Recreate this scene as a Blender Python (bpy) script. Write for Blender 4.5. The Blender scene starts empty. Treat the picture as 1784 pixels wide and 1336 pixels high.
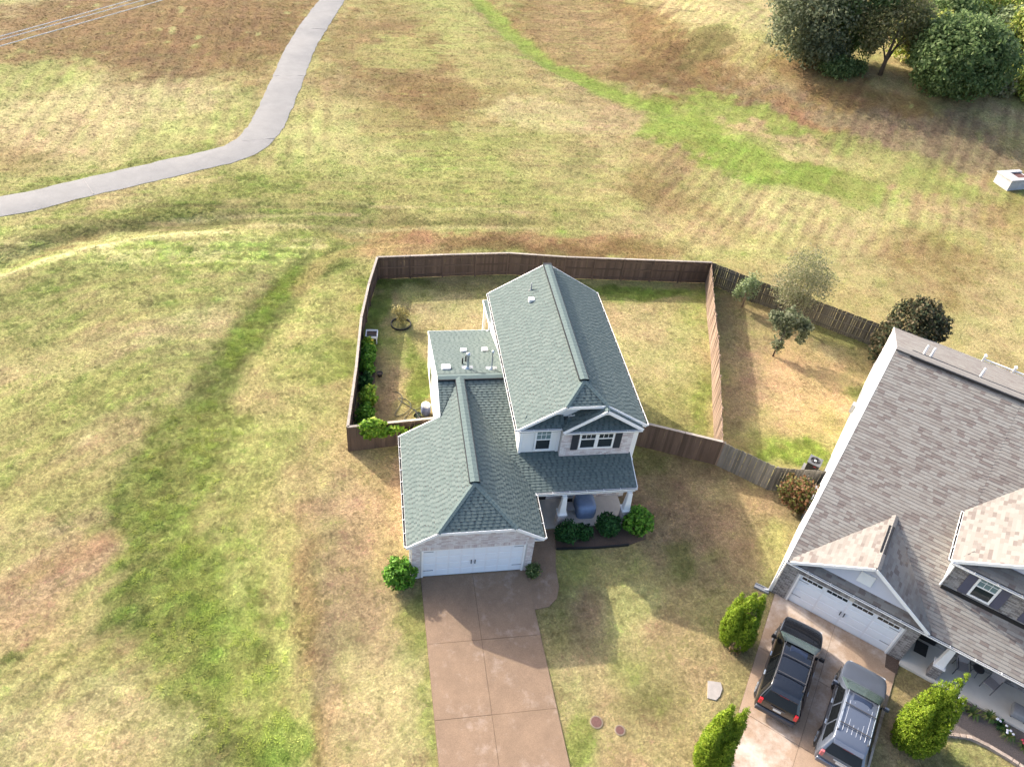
import bpy, bmesh, math, random
import numpy as np
from mathutils import Vector, Matrix
R = math.radians
SC = bpy.context.scene
COL = SC.collection
# ------------------------------------------------------------------ camera, sky, sun, exposure
CAM = (-4.17911406, -21.7171288, 31.9433730)
YAW, PITCH, ROLL, FPX = 0.226556048, 0.722857724, 0.120622081, 1365.54135
PW, PH = 1784.0, 1336.0
_f = np.array([math.sin(YAW)*math.cos(PITCH), math.cos(YAW)*math.cos(PITCH), -math.sin(PITCH)])
_r0 = np.array([math.cos(YAW), -math.sin(YAW), 0.0]); _u0 = np.cross(_r0, _f)
_r = math.cos(ROLL)*_r0 + math.sin(ROLL)*_u0
_u = -math.sin(ROLL)*_r0 + math.cos(ROLL)*_u0
cam_d = bpy.data.cameras.new('camera'); cam = bpy.data.objects.new('camera', cam_d); COL.objects.link(cam)
cam.matrix_world = Matrix(((_r[0], _u[0], -_f[0], CAM[0]), (_r[1], _u[1], -_f[1], CAM[1]), (_r[2], _u[2], -_f[2], CAM[2]), (0, 0, 0, 1)))
cam_d.sensor_fit = 'HORIZONTAL'; cam_d.sensor_width = 36.0; cam_d.lens = 36.0*FPX/PW
cam_d.clip_start = 0.5; cam_d.clip_end = 3000
SC.camera = cam
SUN_AZ, SUN_EL = R(-51.0), R(28.5)          # direction shadows fall on the ground, height of the sun
world = bpy.data.worlds.new('World'); SC.world = world; world.use_nodes = True
nt = world.node_tree; bg = nt.nodes['Background']
sky = nt.nodes.new('ShaderNodeTexSky'); sky.sky_type = 'NISHITA'; sky.sun_disc = False
sky.sun_elevation = SUN_EL; sky.sun_rotation = math.atan2(-math.cos(SUN_AZ), -math.sin(SUN_AZ))
sky.altitude = 100; sky.air_density = .8; sky.dust_density = 4.5; sky.ozone_density = 1.0
nt.links.new(sky.outputs[0], bg.inputs[0]); bg.inputs[1].default_value = 0.15
sun_d = bpy.data.lights.new('sun', 'SUN'); sun_d.energy = 2.4; sun_d.angle = R(0.6); sun_d.color = (1.0, 0.93, 0.83)
sun = bpy.data.objects.new('sun', sun_d); COL.objects.link(sun); sun.location = (-30, 40, 60)
_sd = Vector((math.cos(SUN_AZ)*math.cos(SUN_EL), math.sin(SUN_AZ)*math.cos(SUN_EL), -math.sin(SUN_EL)))
sun.rotation_euler = _sd.to_track_quat('-Z', 'Y').to_euler()
SC.view_settings.view_transform = 'Standard'; SC.view_settings.look = 'None'
SC.view_settings.exposure = 1.74; SC.view_settings.gamma = 1.0; SC.view_settings.use_curve_mapping = False

# ------------------------------------------------------------------ geometry of the place
def G(px, py, z=0.0):
    """point at height z seen at photograph pixel (px, py)"""
    d = _f + (px-PW/2)/FPX*_r + (PH/2-py)/FPX*_u
    t = (z-CAM[2])/d[2]
    return Vector((CAM[0]+d[0]*t, CAM[1]+d[1]*t, z))
def to_px(x, y, z):
    dx, dy, dz = x-CAM[0], y-CAM[1], z-CAM[2]
    w = dx*_f[0]+dy*_f[1]+dz*_f[2]
    w = np.maximum(w, 1.0)
    return PW/2+FPX*(dx*_r[0]+dy*_r[1]+dz*_r[2])/w, PH/2-FPX*(dx*_u[0]+dy*_u[1]+dz*_u[2])/w
NX, NY, NA = 16.908, -4.348, -0.726        # neighbour house origin and heading
def NW(x, y, z=0.0):
    c, s = math.cos(NA), math.sin(NA)
    return Vector((NX+c*x-s*y, NY+s*x+c*y, z))
_tab = np.random.RandomState(7).rand(256, 256)
def vnoise(x, y, scale, seed=0):
    x = np.asarray(x, float)/scale+seed*17.3; y = np.asarray(y, float)/scale+seed*9.7
    xi, yi = np.floor(x).astype(int), np.floor(y).astype(int)
    fx, fy = x-xi, y-yi
    fx, fy = fx*fx*(3-2*fx), fy*fy*(3-2*fy)
    a, b = _tab[xi % 256, yi % 256], _tab[(xi+1) % 256, yi % 256]
    c, d = _tab[xi % 256, (yi+1) % 256], _tab[(xi+1) % 256, (yi+1) % 256]
    return (a*(1-fx)+b*fx)*(1-fy)+(c*(1-fx)+d*fx)*fy
def fbm(x, y, scale, seed=0, o=4):
    s, a, t = 0, 1.0, 0
    for i in range(o):
        s = s+a*vnoise(x, y, scale/2**i, seed+i); t += a; a *= .55
    return s/t
def seg_dist(x, y, pts):
    """distance to a polyline, signed side (+ left of travel), arc fraction"""
    best = np.full(np.shape(x), 1e9); side = np.zeros(np.shape(x)); arc = np.zeros(np.shape(x))
    L = [math.hypot(pts[i+1][0]-pts[i][0], pts[i+1][1]-pts[i][1]) for i in range(len(pts)-1)]
    T = sum(L); acc = 0
    for i in range(len(pts)-1):
        ax, ay = pts[i][0], pts[i][1]; dx, dy = pts[i+1][0]-ax, pts[i+1][1]-ay
        t = np.clip(((x-ax)*dx+(y-ay)*dy)/(L[i]**2), 0, 1)
        ex, ey = x-ax-t*dx, y-ay-t*dy
        d = np.hypot(ex, ey); m = d < best
        best = np.where(m, d, best); side = np.where(m, np.sign(dx*ey-dy*ex), side); arc = np.where(m, (acc+t*L[i])/T, arc); acc += L[i]
    return best, side, arc
def sst(a, b, x):
    t = np.clip((x-a)/(b-a), 0, 1); return t*t*(3-2*t)
def PL(*pp): return [tuple(G(px, py)[:2]) for px, py in pp]
CREST = PL((-400, 640), (-150, 545), (0, 484), (60, 462), (130, 440), (200, 426), (280, 414), (350, 409), (430, 407), (520, 412))
SWALE = PL((760, -140), (800, -50), (835, 0), (880, 50), (960, 110), (1060, 155), (1150, 185), (1250, 225))
VALLEY = PL((640, 405), (540, 465), (450, 550), (385, 650), (345, 750), (330, 900), (365, 1050), (410, 1200), (430, 1450))
FOOT = PL((1180, 165), (1300, 205), (1450, 262), (1600, 298), (1784, 328), (2000, 350))
def gz(x, y):
    x = np.asarray(x, float); y = np.asarray(y, float)
    mask = np.clip(np.maximum(np.maximum((-6.6-x)/2.5, (y-26.5)/3.5), (y-30+0*x)/3), 0, 1)
    mask = mask*mask*(3-2*mask)
    d, s, a = seg_dist(x, y, CREST); sd = d*s
    end = 1-sst(.80, .98, a)
    prof = np.where(sd > 0, -0.48*np.exp(-((sd-1.7)/1.25)**2), 0)+0.24*np.exp(-(sd/3.0)**2)
    h = prof*end
    d2, _, _ = seg_dist(x, y, SWALE); h = h-0.40*np.exp(-(d2/1.7)**2)
    d3, _, _ = seg_dist(x, y, VALLEY); h = h-0.30*np.exp(-(d3/2.8)**2)
    h = h+0.5*(fbm(x, y, 22, 3, 3)-.5)+0.09*(vnoise(x, y, 2.4, 5)-.5)+.06*(vnoise(x, y, 1.0, 6)-.5)
    d4, s4, _ = seg_dist(x, y, FOOT); h = h+3.4*sst(0, 19, d4*s4)*sst(24, 44, x)
    far = np.clip((np.hypot(x-20, y-40)-160)/300, 0, 1)
    return h*mask*(1-far)
def gz1(x, y): return float(gz(np.array([x]), np.array([y]))[0])
def GG(px, py):
    """ground point seen at a photograph pixel, on the sloping terrain"""
    z = 0.0
    for _ in range(12): p = G(px, py, z); z = .5*z+.5*gz1(p.x, p.y)
    return p

# ------------------------------------------------------------------ materials
def srgb(r, g, b):
    f = lambda c: (c/255/12.92) if c/255 <= .04045 else ((c/255+.055)/1.055)**2.4
    return (f(r), f(g), f(b))
MATS = {}
def mat(name, col, rough=.75, var=.12, scale=4.0, bump=0.0, bscale=None, metal=0.0, island=None, spec=.4, coat=0.0, stops=None, transl=0.0, stretch=None, objrand=0.0):
    """procedural material: noise-varied base colour, optional per-piece colour ramp, bump"""
    if name in MATS: return MATS[name]
    m = bpy.data.materials.new(name); MATS[name] = m; m.use_nodes = True
    n, l = m.node_tree.nodes, m.node_tree.links
    b = n['Principled BSDF']; out = n['Material Output']
    b.inputs['Roughness'].default_value = rough; b.inputs['Metallic'].default_value = metal
    b.inputs['Specular IOR Level'].default_value = spec; b.inputs['Coat Weight'].default_value = coat
    tc = n.new('ShaderNodeTexCoord'); vec = tc.outputs['Object']
    if stretch:
        mp = n.new('ShaderNodeMapping'); mp.inputs['Scale'].default_value = stretch; l.new(vec, mp.inputs[0]); vec = mp.outputs[0]
    nz = n.new('ShaderNodeTexNoise'); nz.inputs['Scale'].default_value = scale; nz.inputs['Detail'].default_value = 6; nz.inputs['Roughness'].default_value = .65
    l.new(vec, nz.inputs['Vector'])
    mr = n.new('ShaderNodeMapRange'); mr.inputs['From Min'].default_value = .25; mr.inputs['From Max'].default_value = .75
    mr.inputs['To Min'].default_value = 1-var; mr.inputs['To Max'].default_value = 1+var
    l.new(nz.outputs['Fac'], mr.inputs['Value'])
    mx = n.new('ShaderNodeMix'); mx.data_type = 'RGBA'; mx.blend_type = 'MULTIPLY'; mx.inputs['Factor'].default_value = 1.0
    if stops:
        ge = n.new('ShaderNodeNewGeometry'); rp = n.new('ShaderNodeValToRGB'); cr = rp.color_ramp
        cr.interpolation = 'CONSTANT' if len(stops) > 2 else 'LINEAR'
        while len(cr.elements) < len(stops): cr.elements.new(.5)
        for e, (p, c) in zip(cr.elements, stops): e.position = p; e.color = (*c, 1)
        l.new(ge.outputs['Random Per Island'], rp.inputs[0]); l.new(rp.outputs[0], mx.inputs['A'])
    else: mx.inputs['A'].default_value = (*col, 1)
    l.new(mr.outputs[0], mx.inputs['B'])
    cout = mx.outputs['Result']
    if objrand:
        oi = n.new('ShaderNodeObjectInfo'); r2 = n.new('ShaderNodeMapRange'); r2.inputs['To Min'].default_value = 1-objrand; r2.inputs['To Max'].default_value = 1+objrand; l.new(oi.outputs['Random'], r2.inputs['Value'])
        m3 = n.new('ShaderNodeMix'); m3.data_type = 'RGBA'; m3.blend_type = 'MULTIPLY'; m3.inputs['Factor'].default_value = 1.0; l.new(cout, m3.inputs['A']); l.new(r2.outputs[0], m3.inputs['B']); cout = m3.outputs['Result']
        ad = n.new('ShaderNodeVectorMath'); ad.operation = 'ADD'; sc3 = n.new('ShaderNodeVectorMath'); sc3.operation = 'SCALE'; sc3.inputs[3].default_value = 37.0; l.new(oi.outputs['Random'], sc3.inputs[0]); l.new(vec, ad.inputs[0]); l.new(sc3.outputs[0], ad.inputs[1]); l.new(ad.outputs[0], nz.inputs['Vector'])
    l.new(cout, b.inputs['Base Color'])
    if bump:
        n2 = n.new('ShaderNodeTexNoise'); n2.inputs['Scale'].default_value = bscale or scale*6; n2.inputs['Detail'].default_value = 5
        l.new(vec, n2.inputs['Vector']); bp = n.new('ShaderNodeBump'); bp.inputs['Strength'].default_value = bump; bp.inputs['Distance'].default_value = .02
        l.new(n2.outputs['Fac'], bp.inputs['Height']); l.new(bp.outputs[0], b.inputs['Normal'])
    if transl:
        tr = n.new('ShaderNodeBsdfTranslucent'); l.new(cout, tr.inputs['Color']); ms = n.new('ShaderNodeMixShader'); ms.inputs[0].default_value = transl
        l.new(b.outputs[0], ms.inputs[1]); l.new(tr.outputs[0], ms.inputs[2]); l.new(ms.outputs[0], out.inputs['Surface'])
    return m
def glass(name, col, rough=.06):
    return mat(name, col, rough, .05, 3, spec=.6)
def leafmat(name, *cols, transl=.22):
    k = len(cols); return mat(name, cols[0], .55, .15, 9, stops=[(i/k, c) for i, c in enumerate(cols)] if k > 2 else [(0, cols[0]), (1, cols[-1])], transl=transl, spec=.12)
WHITE = mat('white_paint', (.82, .81, .78), .45, .04, 3)
WHITE2 = mat('white_vinyl', (.76, .77, .78), .5, .05, 2)
SIDING = mat('cream_siding', (.78, .76, .71), .55, .04, 1.5)
DARKGAP = mat('dark_gap', (.012, .012, .013), .8, .1)
BLACK = mat('black_plastic', (.015, .015, .016), .5, .2)
METAL = mat('galvanised_metal', (.45, .50, .54), .38, .1, 5, metal=.7)
GREYM = mat('grey_metal', (.30, .31, .32), .45, .1, 5, metal=.3)
CONC = mat('porch_concrete', (.54, .49, .42), .85, .14, 1.6, .25, 40)
GLASSD = glass('window_glass', (.025, .032, .034))
GLASSB = glass('window_blind_glass', (.17, .24, .24), .12)
SHUT = mat('shutter_paint', (.030, .036, .045), .5, .1)
SHUT2 = mat('shutter_slate_paint', (.085, .085, .12), .55, .1)
ROOFSH = dict(stops=[(0, (.118, .147, .136)), (.40, (.108, .137, .127)), (.70, (.128, .157, .144))])
SH1 = mat('green_grey_shingle', (.1, .13, .12), .9, .14, 30, .2, 160, spec=.15, **ROOFSH)
SH1D = mat('shaded_green_grey_shingle', (.1, .13, .12), .9, .14, 30, .2, 160, spec=.15, stops=[(0, (.090, .117, .110)), (.5, (.079, .105, .101)), (.8, (.100, .127, .120))])  # darker copy on alternate tabs paints the shadow spots between raised ones
SHCAP1 = mat('green_grey_cap', (.115, .150, .142), .9, .14, 25, .2, 160, spec=.15)
SH2 = mat('brown_grey_shingle', (.2, .19, .18), .9, .12, 30, .2, 160, spec=.15,
          stops=[(0, (.205, .190, .170)), (.28, (.188, .170, .152)), (.46, (.220, .208, .188)), (.75, (.150, .127, .115)), (.88, (.170, .151, .137))])
SHCAP2 = mat('brown_grey_cap', (.21, .195, .175), .9, .14, 25, .2, 160, spec=.15)
DECK = mat('roof_underlay', (.06, .06, .06), .9, .1)
BRICK = mat('pinkish_brick', (.4, .3, .3), .85, .12, 30, .2, 120, spec=.2,
            stops=[(0, (.62, .56, .53)), (.3, (.56, .49, .46)), (.55, (.67, .63, .60)), (.85, (.49, .41, .39))])
BRICK2 = mat('grey_brick', (.3, .28, .26), .85, .12, 30, .2, 120, spec=.2,
             stops=[(0, (.30, .275, .25)), (.3, (.22, .20, .185)), (.6, (.35, .325, .30)), (.85, (.17, .15, .14))])
MORTAR = mat('mortar', (.50, .47, .44), .95, .1, 8)
WOODB = mat('brown_stained_wood', (.104, .070, .050), .8, .22, 6, .3, 40, stretch=(1, 1, .15), objrand=.28)
WOODLIT = mat('sunlit_brown_wood', (.225, .158, .113), .8, .2, 6, .3, 40, stretch=(1, 1, .15), objrand=.28)  # same brown wood, lightened to paint in the sunlight on one run
WOODG = mat('weathered_dark_wood', (.105, .092, .070), .9, .3, 5, .4, 40, stretch=(1, 1, .15), objrand=.3)
WOODS = mat('weathered_grey_wood', (.165, .152, .128), .9, .3, 5, .4, 40, stretch=(1, 1, .15), objrand=.3)
WCAP = mat('fence_cap_wood', (.29, .25, .21), .8, .2, 4, objrand=.2)
BARK = mat('bark', (.085, .062, .045), .95, .3, 8, .6, 30)
MULCH = mat('mulch', (.098, .066, .048), .95, .45, 22, .9, 60)
CARG = mat('car_glass', (.006, .007, .008), .10, .05, 3, spec=.06)
MULCH2 = mat('grey_mulch', (.14, .115, .10), .95, .45, 22, .9, 60)

GUTD = mat('gutter_dirt_and_shade', (.05, .045, .04), .9, .3, 20)  # dark colour for dirt and for the shade inside the gutter

# ------------------------------------------------------------------ mesh helpers
class MB:
    def __init__(s): s.v = []; s.f = []
    def add(s, vs, fs):
        o = len(s.v); s.v += [tuple(p) for p in vs]; s.f += [tuple(i+o for i in f) for f in fs]; return s
    def box(s, x0, x1, y0, y1, z0, z1):
        return s.add([(x0, y0, z0), (x1, y0, z0), (x1, y1, z0), (x0, y1, z0), (x0, y0, z1), (x1, y0, z1), (x1, y1, z1), (x0, y1, z1)],
                     [(3, 2, 1, 0), (4, 5, 6, 7), (0, 1, 5, 4), (1, 2, 6, 5), (2, 3, 7, 6), (3, 0, 4, 7)])
    def frustum(s, cx, cy, z0, z1, a0, a1, b0=None, b1=None):
        b0 = a0 if b0 is None else b0; b1 = a1 if b1 is None else b1
        return s.add([(cx-a0, cy-b0, z0), (cx+a0, cy-b0, z0), (cx+a0, cy+b0, z0), (cx-a0, cy+b0, z0), (cx-a1, cy-b1, z1), (cx+a1, cy-b1, z1), (cx+a1, cy+b1, z1), (cx-a1, cy+b1, z1)],
                     [(3, 2, 1, 0), (4, 5, 6, 7), (0, 1, 5, 4), (1, 2, 6, 5), (2, 3, 7, 6), (3, 0, 4, 7)])
    def beam(s, a, b, w, h, up=(0, 0, 1)):
        """box from a to b: w across, h along up, centred"""
        a, b = Vector(a), Vector(b); d = (b-a).normalized(); up = Vector(up)
        x = d.cross(up)
        if x.length < 1e-4: x = d.cross(Vector((1, 0, 0)))
        x.normalize(); u = x.cross(d); x *= w/2; u *= h/2
        return s.add([a-x-u, a+x-u, a+x+u, a-x+u, b-x-u, b+x-u, b+x+u, b-x+u], [(0, 1, 2, 3), (7, 6, 5, 4), (0, 4, 5, 1), (1, 5, 6, 2), (2, 6, 7, 3), (3, 7, 4, 0)])
    def prism(s, poly, dvec):
        n = len(poly); d = Vector(dvec)
        return s.add([Vector(p) for p in poly]+[Vector(p)+d for p in poly], [tuple(range(n))[::-1], tuple(range(n, 2*n))]+[(i, (i+1) % n, n+(i+1) % n, n+i) for i in range(n)])
    def tube(s, pts, rad, n=8, cap=True):
        pts = [Vector(p) for p in pts]; rr = rad if isinstance(rad, (list, tuple)) else [rad]*len(pts)
        o = len(s.v); prev = None
        for i, p in enumerate(pts):
            d = (pts[min(i+1, len(pts)-1)]-pts[max(i-1, 0)]).normalized()
            ref = Vector((0, 0, 1)) if abs(d.z) < .9 else Vector((1, 0, 0))
            if prev is not None: ref = prev
            x = d.cross(ref).normalized(); y = d.cross(x).normalized(); prev = ref
            for k in range(n):
                a = 2*math.pi*k/n; s.v.append(tuple(p+x*(rr[i]*math.cos(a))+y*(rr[i]*math.sin(a))))
        for i in range(len(pts)-1):
            for k in range(n): s.f.append((o+i*n+k, o+i*n+(k+1) % n, o+(i+1)*n+(k+1) % n, o+(i+1)*n+k))
        if cap: s.f.append(tuple(o+k for k in range(n))[::-1]); s.f.append(tuple(o+(len(pts)-1)*n+k for k in range(n)))
        return s
    def lathe(s, prof, c=(0, 0, 0), n=16, axis='z'):
        o = len(s.v)
        for r, h in prof:
            for k in range(n):
                a = 2*math.pi*k/n; p = (r*math.cos(a), r*math.sin(a), h)
                if axis == 'y': p = (p[0], p[2], p[1])
                if axis == 'x': p = (p[2], p[0], p[1])
                s.v.append((p[0]+c[0], p[1]+c[1], p[2]+c[2]))
        for i in range(len(prof)-1):
            for k in range(n): s.f.append((o+i*n+k, o+i*n+(k+1) % n, o+(i+1)*n+(k+1) % n, o+(i+1)*n+k))
        s.f.append(tuple(o+k for k in range(n))[::-1]); s.f.append(tuple(o+(len(prof)-1)*n+k for k in range(n)))
        return s
    def build(s, name, m, parent=None, smooth=False, bevel=0, loc=None, rz=0):
        me = bpy.data.meshes.new(name); me.from_pydata(s.v, [], s.f); me.materials.append(m)
        bm = bmesh.new(); bm.from_mesh(me); bmesh.ops.recalc_face_normals(bm, faces=bm.faces)
        if bevel: bmesh.ops.bevel(bm, geom=bm.edges[:], offset=bevel, segments=2, affect='EDGES', profile=.6, clamp_overlap=True)
        bm.to_mesh(me); bm.free()
        if smooth: me.polygons.foreach_set('use_smooth', [True]*len(me.polygons))
        return link(name, me, parent, loc, rz)
def link(name, me, parent=None, loc=None, rz=0):
    o = bpy.data.objects.new(name, me); COL.objects.link(o)
    if parent is not None: o.parent = parent
    if loc is not None: o.location = loc
    if rz: o.rotation_euler = (0, 0, rz)
    return o
def tag(o, label=None, cat=None, group=None, kind=None):
    if label: o['label'] = label
    if cat: o['category'] = cat
    if group: o['group'] = group
    if kind: o['kind'] = kind
    return o
def thing(name, label, cat, loc=(0, 0, 0), rz=0, group=None):
    o = link(name, None, None, loc, rz); o.empty_display_size = .3
    return tag(o, label, cat, group)
def numesh(name, V, F4=None, m=None, parent=None, loc=None, smooth=False, tri=False):
    """fast mesh from numpy verts; consecutive groups of 4 (or 3) verts are faces when F4 is None"""
    me = bpy.data.meshes.new(name); V = np.ascontiguousarray(V, dtype=np.float32).reshape(-1, 3)
    k = 3 if tri else 4
    idx = np.arange(len(V), dtype=np.int32) if F4 is None else np.ascontiguousarray(F4, dtype=np.int32).ravel()
    nf = len(idx)//k
    me.vertices.add(len(V)); me.vertices.foreach_set('co', V.ravel())
    me.loops.add(len(idx)); me.loops.foreach_set('vertex_index', idx)
    me.polygons.add(nf); me.polygons.foreach_set('loop_start', np.arange(0, nf*k, k, dtype=np.int32)); me.polygons.foreach_set('loop_total', np.full(nf, k, dtype=np.int32))
    if smooth: me.polygons.foreach_set('use_smooth', np.ones(nf, dtype=bool))
    me.update(calc_edges=True); me.validate()
    if m: me.materials.append(m)
    return link(name, me, parent, loc)
def clip_poly(sub, clip):
    out = sub
    n = len(clip)
    for i in range(n):
        ax, ay = clip[i]; bx, by = clip[(i+1) % n]; inp = out; out = []
        if not inp: break
        ex, ey = bx-ax, by-ay
        D = [ex*(p[1]-ay)-ey*(p[0]-ax) for p in inp]
        for j in range(len(inp)):
            p, q, dp, dq = inp[j-1], inp[j], D[j-1], D[j]
            if dq >= 0:
                if dp < 0: t = dp/(dp-dq); out.append((p[0]+(q[0]-p[0])*t, p[1]+(q[1]-p[1])*t))
                out.append(q)
            elif dp >= 0: t = dp/(dp-dq); out.append((p[0]+(q[0]-p[0])*t, p[1]+(q[1]-p[1])*t))
    return out
def courses(name, poly, m, parent, ch=.16, tw=.3, jit=.35, lift0=.02, lift1=.004, gap=0.0, skirt='low', seed=1, up=(0, 0, 1), outward=None, brick=False, vstart=0.0, alt=None):
    """a convex planar polygon covered with real overlapping or jointed pieces (shingles, lap boards, bricks), joined"""
    rnd = random.Random(seed); P = [Vector(p) for p in poly]
    n = Vector((0, 0, 0))
    for i in range(len(P)): n += (P[i]-P[0]).cross(P[(i+1) % len(P)]-P[0])
    n.normalize()
    ref = Vector(outward) if outward is not None else Vector((0, 0, 1))
    if n.dot(ref) < 0: n = -n
    v = Vector(up); v = (v-n*v.dot(n)).normalized(); u = v.cross(n).normalized()
    O = P[0]; q = [((p-O).dot(u), (p-O).dot(v)) for p in P]
    A = sum(q[i][0]*q[(i+1) % len(q)][1]-q[(i+1) % len(q)][0]*q[i][1] for i in range(len(q)))
    if A < 0: q = q[::-1]
    u0, u1 = min(a for a, b in q), max(a for a, b in q); v0, v1 = min(b for a, b in q), max(b for a, b in q)
    mb = MB(); row = 0; y = v0+vstart; mi = []
    while y < v1-1e-3:
        x = u0-tw*rnd.random()-tw*.5 if not brick else u0-tw*(.5 if row % 2 else 0)-1e-3
        yt = min(y+ch, v1+1); par = rnd.randint(0, 1)
        while x < u1:
            w = tw*(1+jit*(rnd.random()*2-1)) if tw < 50 else 100
            odd = False
            if alt: par += 1; odd = par % 2 == 1; w = w*(.72 if odd else 1.28)
            rect = [(x+gap/2, y+gap/2), (x+w-gap/2, y+gap/2), (x+w-gap/2, yt-gap/2), (x+gap/2, yt-gap/2)]
            c = clip_poly(rect, q)
            if len(c) >= 3:
                ar = abs(sum(c[i][0]*c[(i+1) % len(c)][1]-c[(i+1) % len(c)][0]*c[i][1] for i in range(len(c))))
                if ar > 2e-4:
                    dl = rnd.uniform(-.002, .003)-(.007 if odd else 0); nf0 = len(mb.f)
                    top = [O+u*a+v*b+n*(lift0+(lift1-lift0)*(b-y)/ch+dl) for a, b in c]
                    k = len(c); o = len(mb.v); mb.v += [tuple(p) for p in top]; mb.f.append(tuple(range(o, o+k)))
                    for i in range(k):
                        a, b = c[i], c[(i+1) % k]
                        if skirt == 'all' or (abs(a[1]-rect[0][1]) < 1e-4 and abs(b[1]-rect[0][1]) < 1e-4):
                            o2 = len(mb.v); mb.v += [tuple(O+u*a[0]+v*a[1]), tuple(O+u*b[0]+v*b[1])]
                            mb.f.append((o+i, o2, o2+1, o+(i+1) % k))
                    mi += [1 if odd else 0]*(len(mb.f)-nf0)
            x += w
        y += ch; row += 1
    me = bpy.data.meshes.new(name); me.from_pydata(mb.v, [], mb.f); me.materials.append(m)
    if alt: me.materials.append(alt); me.polygons.foreach_set('material_index', mi)
    o = link(name, me, parent); o['kind'] = 'stuff'
    return o
def shingles(poly, m, parent, seed, ch=.165, tw=.30, alt=None): return courses('shingles', poly, m, parent, ch, tw, .2 if alt else .3, .022, .003, 0, 'low', seed, alt=alt)
def bricks(poly, parent, m, seed, outward): return courses('brickwork', poly, m, parent, .078, .215, 0, .012, .012, .012, 'all', seed, outward=outward, brick=True)
def lap(poly, parent, m, seed, outward, ch=.13): return courses('siding', poly, m, parent, ch, 100, 0, .016, .003, 0, 'low', seed, outward=outward)
def slab(poly, t): return MB().prism(poly, (0, 0, -t))
def ridge_cap(a, b, m, parent, w=.15, drop=.07, step=.22, lift=.03, name='ridge_cap'):
    """overlapping cap shingles bent over a ridge or hip"""
    a, b = Vector(a), Vector(b); d = b-a; L = d.length; d.normalize(); x = d.cross(Vector((0, 0, 1))).normalized(); up = x.cross(d)
    mb = MB(); k = int(L/step)
    for i in range(k):
        p = a+d*(i*step); q = a+d*min(i*step+step*1.05, L); l0, l1 = lift+.006, lift
        P = [p-x*w-up*(drop-l0), p+up*l0, p+x*w-up*(drop-l0), q-x*w-up*(drop-l1), q+up*l1, q+x*w-up*(drop-l1)]
        mb.add(P, [(0, 1, 4, 3), (1, 2, 5, 4), (0, 3, 4, 1), ] if False else [(0, 1, 4, 3), (1, 2, 5, 4)])
        mb.add([P[0], P[1], P[2], P[2]-up*l0, P[1]-up*(l0+.01), P[0]-up*l0], [(0, 1, 4, 5), (1, 2, 3, 4)])
    o = mb.build(name, m, parent); o['kind'] = 'stuff'; return o
def gutter(parent, a, b, out, step=.75, m=None):
    """K-style eave gutter with visible hanger brackets"""
    a, b, out = Vector(a), Vector(b), Vector(out).normalized(); m = m or WHITE
    mb = MB(); up = Vector((0, 0, 1))
    for off, w, z0, z1 in ((.006, .012, -.10, .0), (.105, .012, -.06, .01)):
        p, q = a+out*off, b+out*off
        mb.prism([p+up*z0, q+up*z0, q+up*z1, p+up*z1], out*w)
    for e in (a, b): mb.prism([e+up*-.1, e+out*.1+up*-.1, e+out*.118+up*.0, e+up*.0], (b-a).normalized()*(.01 if e is a else -.01))
    g = mb.build('gutter', m, parent)
    MB().prism([a+up*-.10+out*.018, b+up*-.10+out*.018, b+up*-.06+out*.018, a+up*-.06+out*.018], out*.086).build('trough', GUTD, g)
    L = (b-a).length; n = max(2, int(L/step)); d = (b-a)/n
    for i in range(n+1):
        p = a+d*min(max(i, .03), n-.03)
        MB().beam(p+up*.016, p+up*.016+out*.125, .03, .014).build('bracket', m, g)
    return g

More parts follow.
